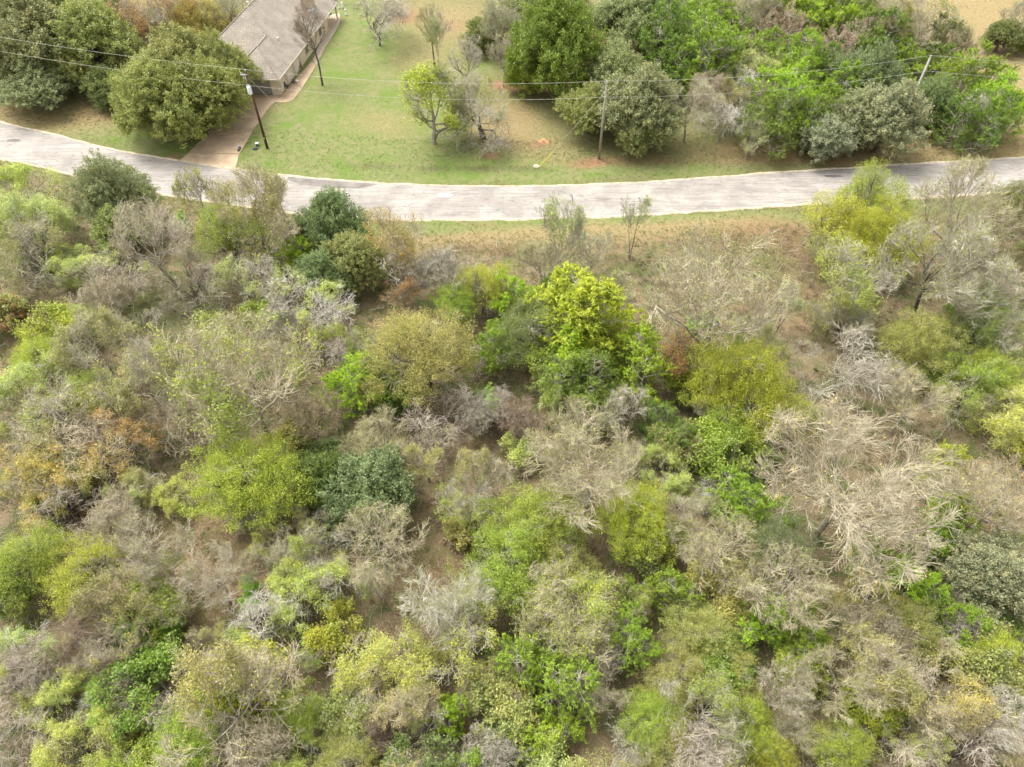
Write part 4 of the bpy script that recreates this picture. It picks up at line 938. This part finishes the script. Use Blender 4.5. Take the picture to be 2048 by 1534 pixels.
('greymesquite',60,500,150,'olive','grey','grey arching mesquite at the left edge',{}),
('mesquite',130,535,120,'limey','grey','lime mesquite with a low crown left of the fallen dark trunk',{'hz':.8}),
('greymesquite',215,560,150,'lime','pink','arching grey mesquite with a dark trunk leaning right',{'bark':'dark','hz':.8}),
('crooked',385,590,115,'olive','pink','pale fan shaped leaning tree with a dark curved trunk in the clearing',{'bark':'dark'}),
('greymesquite',480,560,130,'lime','grey','grey tangle above the big tan tree',{}),
('greymesquite',560,600,140,'lime','white','whitish tangled mesquite left of the low oak',{}),
('greymesquite',640,610,130,'limey','white','pale tangled branches below the low oak',{}),
('elm',145,645,78,'sumacy','grey','small bright yellow shrub tree at the left',{'hz':.9}),
('halfelm',190,680,130,'elmo','grey','olive bush below the small bright yellow tree',{}),
('halfelm',255,650,110,'olive','grey','grey olive bush right of the bright yellow tree',{}),
('halfelm',10,620,60,'orange','brown','orange shrub cut by the left edge',{}),
('halfelm',480,730,250,'elmg','tan','wide tan branched tree with yellow-green leaves below the clearing',{'bark':'tan','hz':1.0,'var':0}),
('bare',470,690,150,'olive','tan','pale upper limbs above the wide tan branched tree',{}),
('elm',85,715,105,'elmy','grey','olive-yellow tree between the bright yellow shrub and lime mesquites',{}),
('mesquite',60,800,170,'lime','grey','large feathery lime mesquite at the left',{}),
('mesquite',170,790,110,'limey','grey','pale lime mesquite right of the large feathery one',{}),
('halfelm',270,740,150,'olive','grey','olive grey twiggy tree left of the wide tan branched tree',{}),
('halfelm',230,820,110,'olive','brown','dull olive thicket right of the pale lime mesquite',{}),
('crooked',385,805,160,'olive','tan','low bare arching tree with trunk leaning to the yellow-green elm',{'bark':'tan','hz':.8}),
('crooked',640,710,110,'olive','pink','small pale umbrella shaped bare tree with dark foot',{'bark':'dark'}),
('bare',620,820,105,'olive','brown','brownish bare tree above the dark blue-green oak',{'bark':'dark'}),
('leansnag',262,600,60,'rust','dark','fallen dark trunk lying in the left clearing',{'bark':'dark'}),
('leansnag',665,1060,60,'rust','white','broken reddish limb below the dark blue-green oak',{'bark':'tan'}),
('leansnag',1010,870,80,'rust','brown','dark leaning dead stems in the central litter gap',{'bark':'dark'}),
# --- centre
('halfelm',780,500,60,'orange','grey','orange leafed bush under the sparse golden tree',{'hz':.7}),
('lowbare',885,530,110,'olive','grey','low grey brush below the verge right of the white dead tree',{}),
('elm',965,565,110,'elmy','grey','rounded yellow tree at the upper middle of the woods',{'hz':1.1}),
('elm',915,600,85,'elmg','grey','yellow-green tree leaning against the rounded yellow tree',{}),
('elm',845,690,195,'elmo','tan','large soft olive-tan round tree left of the centre',{'hz':1.0}),
('mesquite',775,700,95,'lime','grey','lime crown with a crooked grey trunk left of the olive-tan tree',{'bark':'dark'}),
('crooked',820,740,100,'lime','white','white crooked branches in front of the olive-tan tree',{}),
('juniper',705,780,110,'junb','grey','very bright green juniper right of the small pale umbrella tree',{}),
('juniper',735,745,80,'jund','grey','darker juniper behind the very bright green one',{}),
('juniper',985,700,110,'jun','grey','bright green juniper left of the big yellow conical one',{}),
('halfelm',1030,610,70,'jun','grey','green bush just above the grey-green centre trees',{}),
('elm',1060,660,140,'pureg','grey','dark grey-green tree left of the yellow conical juniper',{}),
('juniper',1030,600,90,'junb','grey','small bright juniper above the dark grey-green centre tree',{}),
('juniper',1105,595,80,'jund','grey','green juniper tucked left of the tall yellow juniper top',{}),
('conejuniper',1190,645,175,'juny','grey','tall yellow conical juniper at the centre of the woods',{'hz':.8}),
('conejuniper',1140,705,100,'junb','grey','smaller conical juniper in front of the tall yellow one',{'hz':.9}),
('juniper',1265,715,150,'junb','grey','broad bright green juniper at the right foot of the yellow conical one',{}),
('juniper',1185,760,130,'jund','grey','green juniper skirt below the yellow conical juniper',{}),
('sapling',1255,575,80,'lime','grey','lime sapling rising right behind the yellow conical juniper',{'hz':1.2}),
('bare',1090,530,120,'olive','tan','pale fan shaped bare tree above the yellow conical juniper',{'hz':1.0}),
('sapling',1118,445,90,'lime','grey','thin lime sapling in front of the road at the centre',{'hz':1.7}),
('bare',1185,495,90,'olive','grey','thin grey bare tree right of the pale fan shaped one',{}),
('sapling',1278,425,62,'lime','grey','lone thin sapling with brown stem at the lower verge',{'hz':1.7,'bark':'dark'}),
('bare',1420,570,245,'olive','tan','large tan bare tree below the verge right of the centre',{'hz':.95,'bark':'grey'}),
('halfelm',1378,700,105,'orange','brown','rusty leaved tree right of the broad bright juniper',{}),
('sumac',1400,655,50,'sumac',0,'green sumac tuft on top of the rusty tree',{'hz':1.6}),
('sumac',1370,685,34,'sumacy',0,'yellow sumac tuft on the rusty tree',{'hz':1.6}),
('crooked',870,830,150,'olive','pink','pale tangled tree left of the brown gap at the centre',{}),
('mesquite',1110,785,110,'limey','white','lime tree with white crooked limbs under the golden juniper',{'hz':.9}),
('sumac',980,810,60,'sumac',0,'green sumac by the dark dead stems at the centre',{}),
('crooked',985,800,80,'olive','pink','pinkish dead twisting stems beside the central sumac',{}),
('bare',1265,820,120,'olive','white','whitish twiggy tree below the broad bright juniper',{}),
('juniper',1330,845,90,'jund','grey','dark low juniper right of the whitish twiggy tree',{}),
('bare',1160,880,170,'olive','tan','upper half of the big pale tan tree right of the centre',{}),
('bare',1170,940,210,'olive','tan','big pale tan bushy bare tree right of the centre',{'hz':.9}),
('bare',780,870,150,'elmo','tan','upright tan bare tree above the dark round oak',{}),
('halfelm',850,900,120,'elmo','tan','thin tan leaved tree right of the upright tan one',{}),
('lowbare',1035,845,90,'olive','brown','brown bare shrub in the leaf litter gap',{}),
('smalloak',745,975,170,'bluegreen',0,'dark round blue-green oak left of the centre',{'hz':1.1}),
('smalloak',640,950,115,'pureg',0,'deep green oak between the round elm and blue-green oak',{'hz':1.2}),
('smalloak',655,905,70,'bluegreen',0,'small dark crown above the deep green oak',{}),
('elm',505,950,190,'elmy','grey','great round yellow-green elm left of the centre',{'hz':1.0,'var':0}),
('greymesquite',150,900,200,'gold','tan','wide golden orange mesquite at the left',{}),
('mesquite',90,950,140,'gold','grey','golden mesquite nearer the left edge',{}),
('greymesquite',240,860,150,'orange','tan','thin orange tipped mesquite above the litter clearing',{}),
('greymesquite',130,1010,150,'gold','pink','dull gold mesquite below the wide golden one',{}),
('greymesquite',130,850,180,'olive','pink','pinkish tangle between the lime and golden mesquites',{}),
('mesquite',265,1000,120,'lime','white','pale lime mesquite left of the round elm',{}),
('mesquite',340,1000,90,'limey','grey','green lime mesquite touching the round elm',{}),
('elm',55,1110,135,'elmg','grey','dark yellow-green tree at the left edge',{}),
('elm',165,1140,150,'elmy','grey','yellow-green tree right of the one at the left edge',{}),
('bare',300,1090,150,'olive','pink','pinkish bare tree below the pale lime mesquite',{}),
('bare',420,1150,120,'olive','pink','pink radial bare tree beside the litter clearing',{}),
('bare',330,1180,130,'olive','tan','tan bare tree overlapping the pinkish one',{}),
('halfelm',215,1230,150,'olive','brown','olive bush below the yellow-green trees at the left',{}),
('bare',545,1110,110,'olive','grey','small grey radial bare tree right of the litter clearing',{'bark':'dark'}),
('sumac',480,1050,70,'sumacy',0,'bright sumac below the round elm',{}),
('halfelm',620,1120,125,'elmy','grey','yellow-green tree below the deep green oak',{}),
('mesquite',620,1180,150,'limey','white','lime tree below the small grey radial tree',{}),
('crooked',675,1055,85,'olive','white','bleached dead branches below the dark blue-green oak',{}),
('bare',760,1080,150,'elmo','tan','olive grey half bare tree above the white bare tree',{}),
('bare',870,1175,190,'olive','white','large white bare tree in the lower middle',{'hz':1.15,'bark':'white'}),
('halfelm',905,1265,165,'elmy','grey','yellow leaved skirt tree under the large white bare tree',{'hz':.8}),
('elm',1080,1040,170,'elmg','grey','yellow-green tree below the big tan bushy tree',{'hz':.9}),
('elm',1010,1130,170,'elmg','grey','yellow-green tree right of the large white bare tree',{'hz':.9}),
('elm',1110,1120,150,'elmo','grey','olive yellow tree right of its yellow-green twin',{'hz':.9}),
('elm',1270,1030,140,'yellow','grey','bright yellow tree in the lower right middle',{'hz':1.1}),
('bare',1355,1030,110,'olive','pink','pinkish bare tree right of the bright yellow tree',{}),
('mesquite',1330,930,120,'limey','grey','lime feathery tree above the bright yellow tree',{'hz':.7}),
('halfelm',950,950,120,'elmo','grey','thin olive tree left of the big tan bushy tree',{}),
('halfelm',930,1000,110,'elmg','grey','speckled grey-green tree right of the blue-green oak',{}),
('bare',1150,1190,200,'elmy','tan','wide tan tree with yellow leaf edges in the lower middle',{'var':2}),
('halfelm',1150,1210,180,'elmy','tan','yellow leaf fringe around the wide tan tree',{'hz':.8}),
('juniper',1335,1185,115,'jun','grey','deep green juniper right of the wide tan tree',{}),
# --- right
('elm',1745,400,130,'elmg','grey','light green crown overlapping the road at the right',{'hz':1.2}),
('elm',1680,440,140,'yellow','grey','bright yellow-green crown at the lower right road edge',{'hz':1.1}),
('elm',1765,465,130,'elmy','tan','golden green crown right of the bright yellow-green one',{'hz':1.1}),
('halfelm',1715,540,150,'elmy','grey','thin yellow-green lower crown above the right clearing',{}),
('lowbare',1665,480,80,'olive','grey','grey twiggy brush in the left flank of the yellow-green tree',{}),
('bare',1900,500,210,'olive','grey','large grey bare tree right of the yellow-green road tree',{'hz':1.0,'bark':'dark','var':0}),
('bare',1930,395,170,'olive','tan','tan bare tree hiding the road at the right',{'hz':1.2}),
('bare',1960,560,150,'olive','grey','grey bare crown below the large grey bare tree',{}),
('elm',2040,400,90,'oakdk','brown','dark tree cut by the right edge at the road',{}),
('halfelm',2030,500,120,'olive','brown','brown olive tree at the right edge below the road',{}),
('elm',1940,655,130,'pureg','grey','dark green tree below the grey bare trees at the right',{}),
('juniper',1965,610,90,'jun','grey','bright juniper below the grey bare trees at the right',{}),
('halfelm',2030,670,110,'elmg','grey','green tree at the right edge beside the dark green one',{}),
('sapling',1580,590,60,'lime','grey','leaning sapling with dark trunk left of the yellow-green road tree',{'bark':'dark','hz':1.2}),
('bare',1700,650,110,'olive','grey','upright pale bare tree above the grey antlered tree',{}),
('crooked',1700,725,210,'lime','grey','large grey antlered tree with pale limbs at the right',{'bark':'grey','hz':.9}),
('elm',1840,680,130,'elmo','tan','olive gold tree right of the grey antlered tree',{}),
('bare',1830,790,140,'elmo','tan','tan feathery bare tree right above the giant bare tree',{}),
('elm',1490,750,160,'elmy','grey','gold green elm left of the grey antlered tree',{'hz':1.25,'var':0}),
('elm',1520,815,160,'elmy','grey','lower half of the gold green elm',{}),
('elm',1460,850,110,'elmg','grey','green left skirt of the gold green elm',{}),
('juniper',1470,905,110,'jund','grey','dark green juniper standing close below the gold green elm',{'hz':.7}),
('smalloak',1390,780,70,'pureg',0,'dark shrub oak left of the gold green elm',{}),
('halfelm',1560,690,120,'olive','grey','grey olive bush above the gold green elm',{}),
('mesquite',1950,770,150,'elmg','grey','green lime tree at the right edge above the round bare tree',{}),
('mesquite',2030,830,140,'limey','grey','yellow-lime mesquite at the right edge',{}),
('elm',1990,740,110,'elmg','grey','leafy green crown behind the yellow-lime mesquite',{}),
('bigbare',1705,950,360,'gold','tan','giant tan bare tree with yellow tips, largest of all',{'bark':'tan','hz':.9}),
('bare',1990,980,155,'gold','tan','round tan bare tree at the right edge',{'hz':1.0}),
('juniper',1880,930,90,'juny','grey','yellow juniper between the giant and round bare trees',{}),
('juniper',1900,1010,85,'junb','grey','bright juniper below the yellow one between the bare trees',{}),
('juniper',1860,1080,110,'jun','grey','green juniper at the lower right of the giant bare tree',{}),
('oak',1985,1145,180,'sage',0,'sage blue oak at the lower right edge',{}),
('oak',1920,1190,110,'bluegreen',0,'dark blue-green oak left of the sage one',{}),
('juniper',1740,1140,110,'jun','grey','bright juniper below the giant bare tree',{}),
('juniper',1800,1170,110,'junb','grey','glowing juniper right of the one below the giant tree',{}),
('juniper',1850,1215,110,'jund','grey','darker juniper left of the dark blue-green oak',{}),
('bare',1580,1175,155,'olive','tan','round tan bare tree below the giant one',{'var':1}),
('bare',1445,1105,160,'olive','tan','tan bare tree right of the bright yellow tree',{}),
('elm',1570,1085,120,'bluegreen','grey','blue-green leafy tree above the round tan bare tree',{}),
('juniper',1490,1000,130,'jun','grey','green juniper left of the giant bare tree',{'hz':.8}),
('crooked',1440,990,90,'olive','white','pale crooked branches over the green juniper',{}),
# --- bottom rows
('mesquite',45,1300,140,'lime','white','pale lime mesquite at the lower left edge',{}),
('mesquite',120,1390,130,'limey','grey','lime mesquite below the red soil gap',{}),
('bare',210,1290,100,'olive','pink','grey pink bare shrub right of the red soil gap',{}),
('halfelm',290,1340,80,'jun','grey','small green bush right of the grey pink shrub',{'hz':.7}),
('mesquite',210,1400,100,'sumac','white','bright green bush with white stems near the lower left',{}),
('mesquite',150,1490,170,'limey','tan','large lime mesquite at the bottom left',{}),
('crooked',30,1440,140,'olive','pink','bare pinkish tangle at the lower left edge',{}),
('crooked',290,1440,170,'olive','pink','bare arching tangle left of the wide lime tree',{}),
('halfelm',440,1400,250,'elmo','tan','wide lime tree with radiating limbs at the bottom',{'var':1,'hz':1.0}),
('elm',385,1490,150,'elmg','grey','bright yellow-green crown at the bottom below the wide lime tree',{}),
('crooked',530,1250,150,'olive','white','white forked bare tree above the wide lime tree',{'bark':'white'}),
('mesquite',480,1310,120,'lime','grey','lime crown behind the wide lime tree',{}),
('elm',590,1430,110,'elmg','grey','green leafy tree right of the wide lime tree',{}),
('sumac',300,1260,90,'sumac',0,'bright sumac thicket left of the white forked tree',{}),
('sumac',630,1270,80,'sumac',0,'green sumac right of the white forked tree',{}),
('sumac',500,1190,60,'sumac',0,'small sumac above the white forked tree',{}),
('snag',665,1325,70,'rust','pink','twisting pink dead tree at the lower middle',{'hz':.8}),
('mesquite',770,1330,170,'limey','pink','lime and pink mesquite below the white bare tree',{}),
('halfelm',800,1390,120,'elmt','tan','tan leaved tree below the lime and pink mesquite',{}),
('juniper',890,1430,70,'junb','grey','narrow bright juniper at the bottom middle',{'hz':1.3}),
('crooked',820,1480,160,'olive','pink','pinkish bare crown at the bottom middle',{}),
('crooked',680,1440,110,'olive','white','white spiky bare tree at the bottom',{}),
('mesquite',560,1500,150,'limey','white','lime tree with white limbs at the bottom edge',{}),
('elm',690,1510,120,'elmo','grey','olive tree at the bottom edge below the white spiky tree',{}),
('bare',980,1370,110,'olive','tan','tan bare tree left of the bright bottom juniper',{}),
('smalloak',1000,1480,90,'bluegreen',0,'dark blue-green oak at the bottom edge',{}),
('juniper',1110,1370,170,'jun','grey','large bright juniper in the bottom row',{}),
('juniper',1080,1480,110,'junb','grey','yellow-green juniper below the large bright one',{}),
('juniper',1255,1290,110,'jun','grey','bright juniper below the wide tan tree',{}),
('bare',1210,1380,90,'olive','pink','thin bare tree right of the large bright juniper',{}),
('elm',1410,1265,125,'elmo','tan','golden olive tree above the great olive tree',{}),
('elm',1355,1350,120,'olive','grey','olive crown at the top left of the great olive clump',{}),
('elm',1465,1355,125,'elmo','grey','golden crown at the top right of the great olive clump',{'hz':.9}),
('halfelm',1410,1410,150,'elmg','grey','thin green crown in the middle of the great olive clump',{}),
('elm',1310,1430,120,'elmg','grey','green crown at the left of the great olive clump',{'hz':.8}),
('elm',1490,1450,115,'elmg','grey','fresh green crown at the right of the great olive clump',{}),
('elm',1370,1500,130,'olive','grey','dull crown at the bottom of the great olive clump',{'hz':.9}),
('crooked',1430,1480,120,'olive','white','white antler branches poking through the great olive tree',{}),
('crooked',1240,1500,110,'olive','grey','grey bare branches at the bottom below the olive tree',{}),
('juniper',1530,1250,110,'junb','grey','bright juniper below the round tan bare tree',{}),
('juniper',1610,1280,110,'jun','grey','green juniper right of the golden olive tree',{}),
('bare',1575,1370,95,'olive','pink','tall pinkish bare tree right of the great olive tree',{'hz':1.3}),
('bare',1620,1430,120,'olive','pink','pinkish bare tree below the tall pinkish one',{}),
('bare',1700,1350,150,'olive','tan','tan bare tree with a reddish fork at the lower right',{'bark':'tan'}),
('elm',1815,1250,120,'elmo','tan','upper right crown of the large olive gold tree',{}),
('halfelm',1780,1310,160,'elmo','tan','large olive gold tree at the lower right',{}),
('elm',1740,1210,120,'elmo','grey','olive crown above the large olive gold tree',{}),
('elm',1680,1500,130,'elmg','grey','green tree at the bottom edge right of the middle',{}),
('elm',1530,1500,90,'elmy','grey','yellow crown at the bottom edge beside the pinkish trees',{}),
('halfelm',1900,1380,160,'gold','tan','gold leafed thin tree at the lower right',{}),
('elm',1990,1310,110,'yellow','grey','yellow leafy tree at the right edge near the bottom',{}),
('juniper',1930,1260,110,'jun','grey','bright juniper above the gold leafed thin tree',{}),
('juniper',2030,1240,90,'jund','grey','dark juniper at the right edge below the sage oak',{}),
('crooked',1830,1470,190,'elmt','tan','tan tangle in the bottom right',{}),
('greymesquite',1930,1500,190,'elmt','pink','pinkish tan tangle at the bottom right corner',{}),
('bare',2030,1440,110,'olive','white','whitish bare tree at the right edge near the bottom',{}),
# beyond the lower edge of the frame
('elm',200,1640,200,'elmg','grey','yellow-green tree just below the bottom left edge',{}),
('bare',450,1640,200,'olive','tan','tan bare tree just below the bottom edge',{}),
('elm',750,1640,190,'elmo','grey','olive tree just below the bottom edge',{}),
('juniper',1000,1630,170,'jun','grey','juniper just below the bottom middle edge',{}),
('elm',1250,1650,200,'olive','grey','grey-green tree just below the bottom edge',{}),
('elm',1520,1640,200,'elmo','grey','olive gold tree just below the bottom edge',{}),
('crooked',1800,1640,200,'olive','tan','crooked tree just below the bottom right edge',{}),
]
for (k, px, py, wpx, c, tw, lab, ex) in T:
    plant(k, px, py, wpx * (1.0 if 'oak' in k else 1.3 if 'juniper' in k else WSC), c, tw or None, lab, **ex)

# smaller growth at the foot of the named trees
rg = np.random.default_rng(21); CNTF = [0, 0, 0]
LOW = [('shrub', 'low leafy shrub in front of the ', 'low leafy shrubs at the feet of trees', ('elmg', 'elmy', 'olive', 'pureg', 'elmo', 'lime', 'jund'), ('grey', 'brown'), 1.0, 1.8),
       ('lowbare', 'low bare shrub in front of the ', 'low bare shrubs at the feet of trees', ('olive',), ('grey', 'pink', 'tan', 'brown'), .8, 1.4),
       ('halfelm', 'thin small tree left of the ', 'thin small trees beside larger ones', ('olive', 'elmo', 'elmg', 'elmy'), ('grey', 'tan'), .35, .6)]
q = 0
for (k, px, py, wpx, c, tw, lab, ex) in T:
    if py < 520 or py > 1530 or len(lab.split()) > 9 or k in ('sumac', 'lowbare', 'sapling'): continue
    q += 1; w_ = q % 3; kind, pre, grp, cls, tws, lo, hi = LOW[w_]
    if w_ == 2: x, y = at(px - wpx * .62, py + rg.uniform(-10, 30), 1.2)
    else: x, y = at(px + rg.uniform(-.35, .35) * wpx, py + wpx * rg.uniform(.5, .62), .8)
    if w_ == 1 and q % 2: continue
    m_ = CNTF[w_]; CNTF[w_] += 1; P_ = PROTO[kind]
    place(P_[m_ % len(P_)], kind, x, y, rg.uniform(lo, hi), 1.0, cls[m_ % len(cls)], tws[m_ % len(tws)], pre + lab, grp, None, rg.uniform(0, 6.28))

# ------------------------------------------------------------------ undergrowth on the wood floor
def brush(n, seed):
    """weeds, dead grass tufts and small twiggy bushes, scattered over the wild ground"""
    rg = np.random.default_rng(seed)
    VV = []; TT = []; VR = []; CL = []; o = 0
    X = rg.uniform(-78, 78, n * 3); Y = rg.uniform(4, 80, n * 3)
    keep = (wood_zone(X, Y) > rg.random(n * 3) * .6 + .35) & (np.abs(X) < Y * .95 + 32); X, Y = X[keep][:n], Y[keep][:n]
    # upper-side wild strips: thicket floor at the right and oak floor at the left
    def inpx(Xa, Ya, polys):
        pass
    f1 = fbm(X, Y, 6, 301); f2 = fbm(X, Y, 9, 305)
    Z = height(X, Y)
    m_ = len(X); per = 30
    hgt = rg.uniform(.2, .7, m_) * (1 + (f1 > .55) * .5); wid = hgt * rg.uniform(.7, 1.5, m_)
    i = np.repeat(np.arange(m_), per); L = len(i)
    a = rg.random(L) * 2 * np.pi; r = np.sqrt(rg.random(L)) * wid[i]; z = rg.random(L) * hgt[i]
    C = np.stack([X[i] + r * np.cos(a), Y[i] + r * np.sin(a), Z[i] + z * (1 - .5 * (r / wid[i]))], 1)
    ty = np.where(f2 > .56, 0, np.where(f1 > .46, 1, 2)); ty = np.where(rg.random(m_) < .35, rg.integers(0, 4, m_), ty)
    cols = np.array([(.30, .225, .14), (.16, .185, .06), (.24, .205, .11), (.24, .15, .09)])
    col = cols[ty] * rg.uniform(.75, 1.25, (m_, 1))
    ax = unit(np.stack([np.cos(a) * .5, np.sin(a) * .5, np.ones(L)], 1))
    thin = (ty[i] != 1)
    V1, T1 = leaves(C, .05, rg, .1, 5.5, ax, .6); V2, T2 = leaves(C, .095, rg, .6, 1.3)
    V = np.where(np.repeat(thin, 3)[:, None], V1, V2)
    return V, T1, col[i] * rg.uniform(.8, 1.2, (L, 1))
V, Tq, col = brush(12500, 77)
me = build_mesh('undergrowth', V, [Tq], [BRUSH], fattr=np.full(len(Tq), .5), fcol=col)
tag(link('undergrowth', me), 'weeds, dead grass and low brush covering the floor of the woods', 'undergrowth', kind='stuff')

# fallen dead branches and twig litter on the floor
rg = np.random.default_rng(5)
n = 2600; X = rg.uniform(-70, 70, n); Y = rg.uniform(5, 70, n); kq = wood_zone(X, Y) > .6; X, Y = X[kq], Y[kq]
d = unit(np.stack([rg.normal(size=len(X)), rg.normal(size=len(X)), rg.uniform(0, .5, len(X))], 1))
P, Rr = walk(np.stack([X, Y, height(X, Y) + .05], 1), d, rg.uniform(.5, 2.2, len(X)), rg.uniform(.012, .03, len(X)), 4, -.02, .18, rg, .5)
C1 = children(P, Rr, 5, .2, 1, 42, 12, .6, .4, 3, .02, .2, .7, rg, .6)
tag(link('twig_litter', mesh_tube('twig_litter', [(P, Rr, 3), (C1[0], np.maximum(C1[1], .009), 3)], TW['grey'])), 'fallen grey branches and twigs lying on the wood floor', 'twig litter', kind='stuff')

# loose fallen leaves
n = 45000; X = rg.uniform(-70, 70, n); Y = rg.uniform(5, 76, n); kq = (wood_zone(X, Y) > .5) & (np.abs(X) < Y * .8 + 20); X, Y = X[kq], Y[kq]
V, Tq = leaves(np.stack([X, Y, height(X, Y) + .03], 1), .10, rg, 2.5, 1.4)
me = build_mesh('leaf_litter', V, [Tq], [BRUSH], fattr=rg.uniform(.35, .7, len(Tq)), fcol=np.array([(.33, .22, .12), (.40, .31, .18), (.24, .15, .08), (.30, .25, .13)])[rg.integers(0, 4, len(Tq))])
tag(link('leaf_litter', me), 'fallen brown leaves scattered over the wood floor', 'leaf litter', kind='stuff')

# longer grass tufts on the verges
def verge(n, seed):
    rg = np.random.default_rng(seed); X = rg.uniform(-75, 75, n); side = rg.random(n) < .45
    Yl = ylo(X) - .2 - rg.random(n) * 6.5; Yu = yup(X) + .3 + rg.random(n) ** .8 * 11
    Y = np.where(side, Yl, Yu)
    far = rg.random(n) < .25; Y = np.where(far, rg.uniform(90, 150, n), Y); X = np.where(far, X * 1.25, X)
    c = masks(X, Y); lawn = np.clip(c['G'], 0, 1); k = rg.random(n) > lawn * .7
    X, Y = X[k], Y[k]; lawn = lawn[k]; m_ = len(X); per = 6; i = np.repeat(np.arange(m_), per)
    C = np.stack([X[i] + rg.normal(size=len(i)) * .1, Y[i] + rg.normal(size=len(i)) * .1, height(X[i], Y[i]) + .05], 1)
    tan = (fbm(X, Y, 4, 410) > .5)
    V, T_ = leaves(C, .035, rg, .0, 5.0, np.array([[0, 0, 1.]]).repeat(len(i), 0), .5)
    gg = (fbm(X, Y, 4, 411) * .6 + lawn > .55)[i][:, None]; col = np.where(tan[i][:, None] & ~gg, (.29, .21, .095), np.where(gg, (.15, .19, .055), (.17, .17, .07))) * rg.uniform(.75, 1.3, (len(i), 1))
    return V, T_, col
V, Tq, col = verge(34000, 9)
me = build_mesh('verge_grass', V, [Tq], [BRUSH], fattr=np.full(len(Tq), .5), fcol=col)
tag(link('verge_grass', me), 'uncut tufts of green and straw grass along both verges', 'grass', kind='stuff')
tri = sum(len(m.polygons) * (2 if len(m.polygons) and m.polygons[0].loop_total == 4 else 1) for m in bpy.data.meshes if m.users)
print('TRIS', tri, 'OBJ', len(bpy.data.objects))
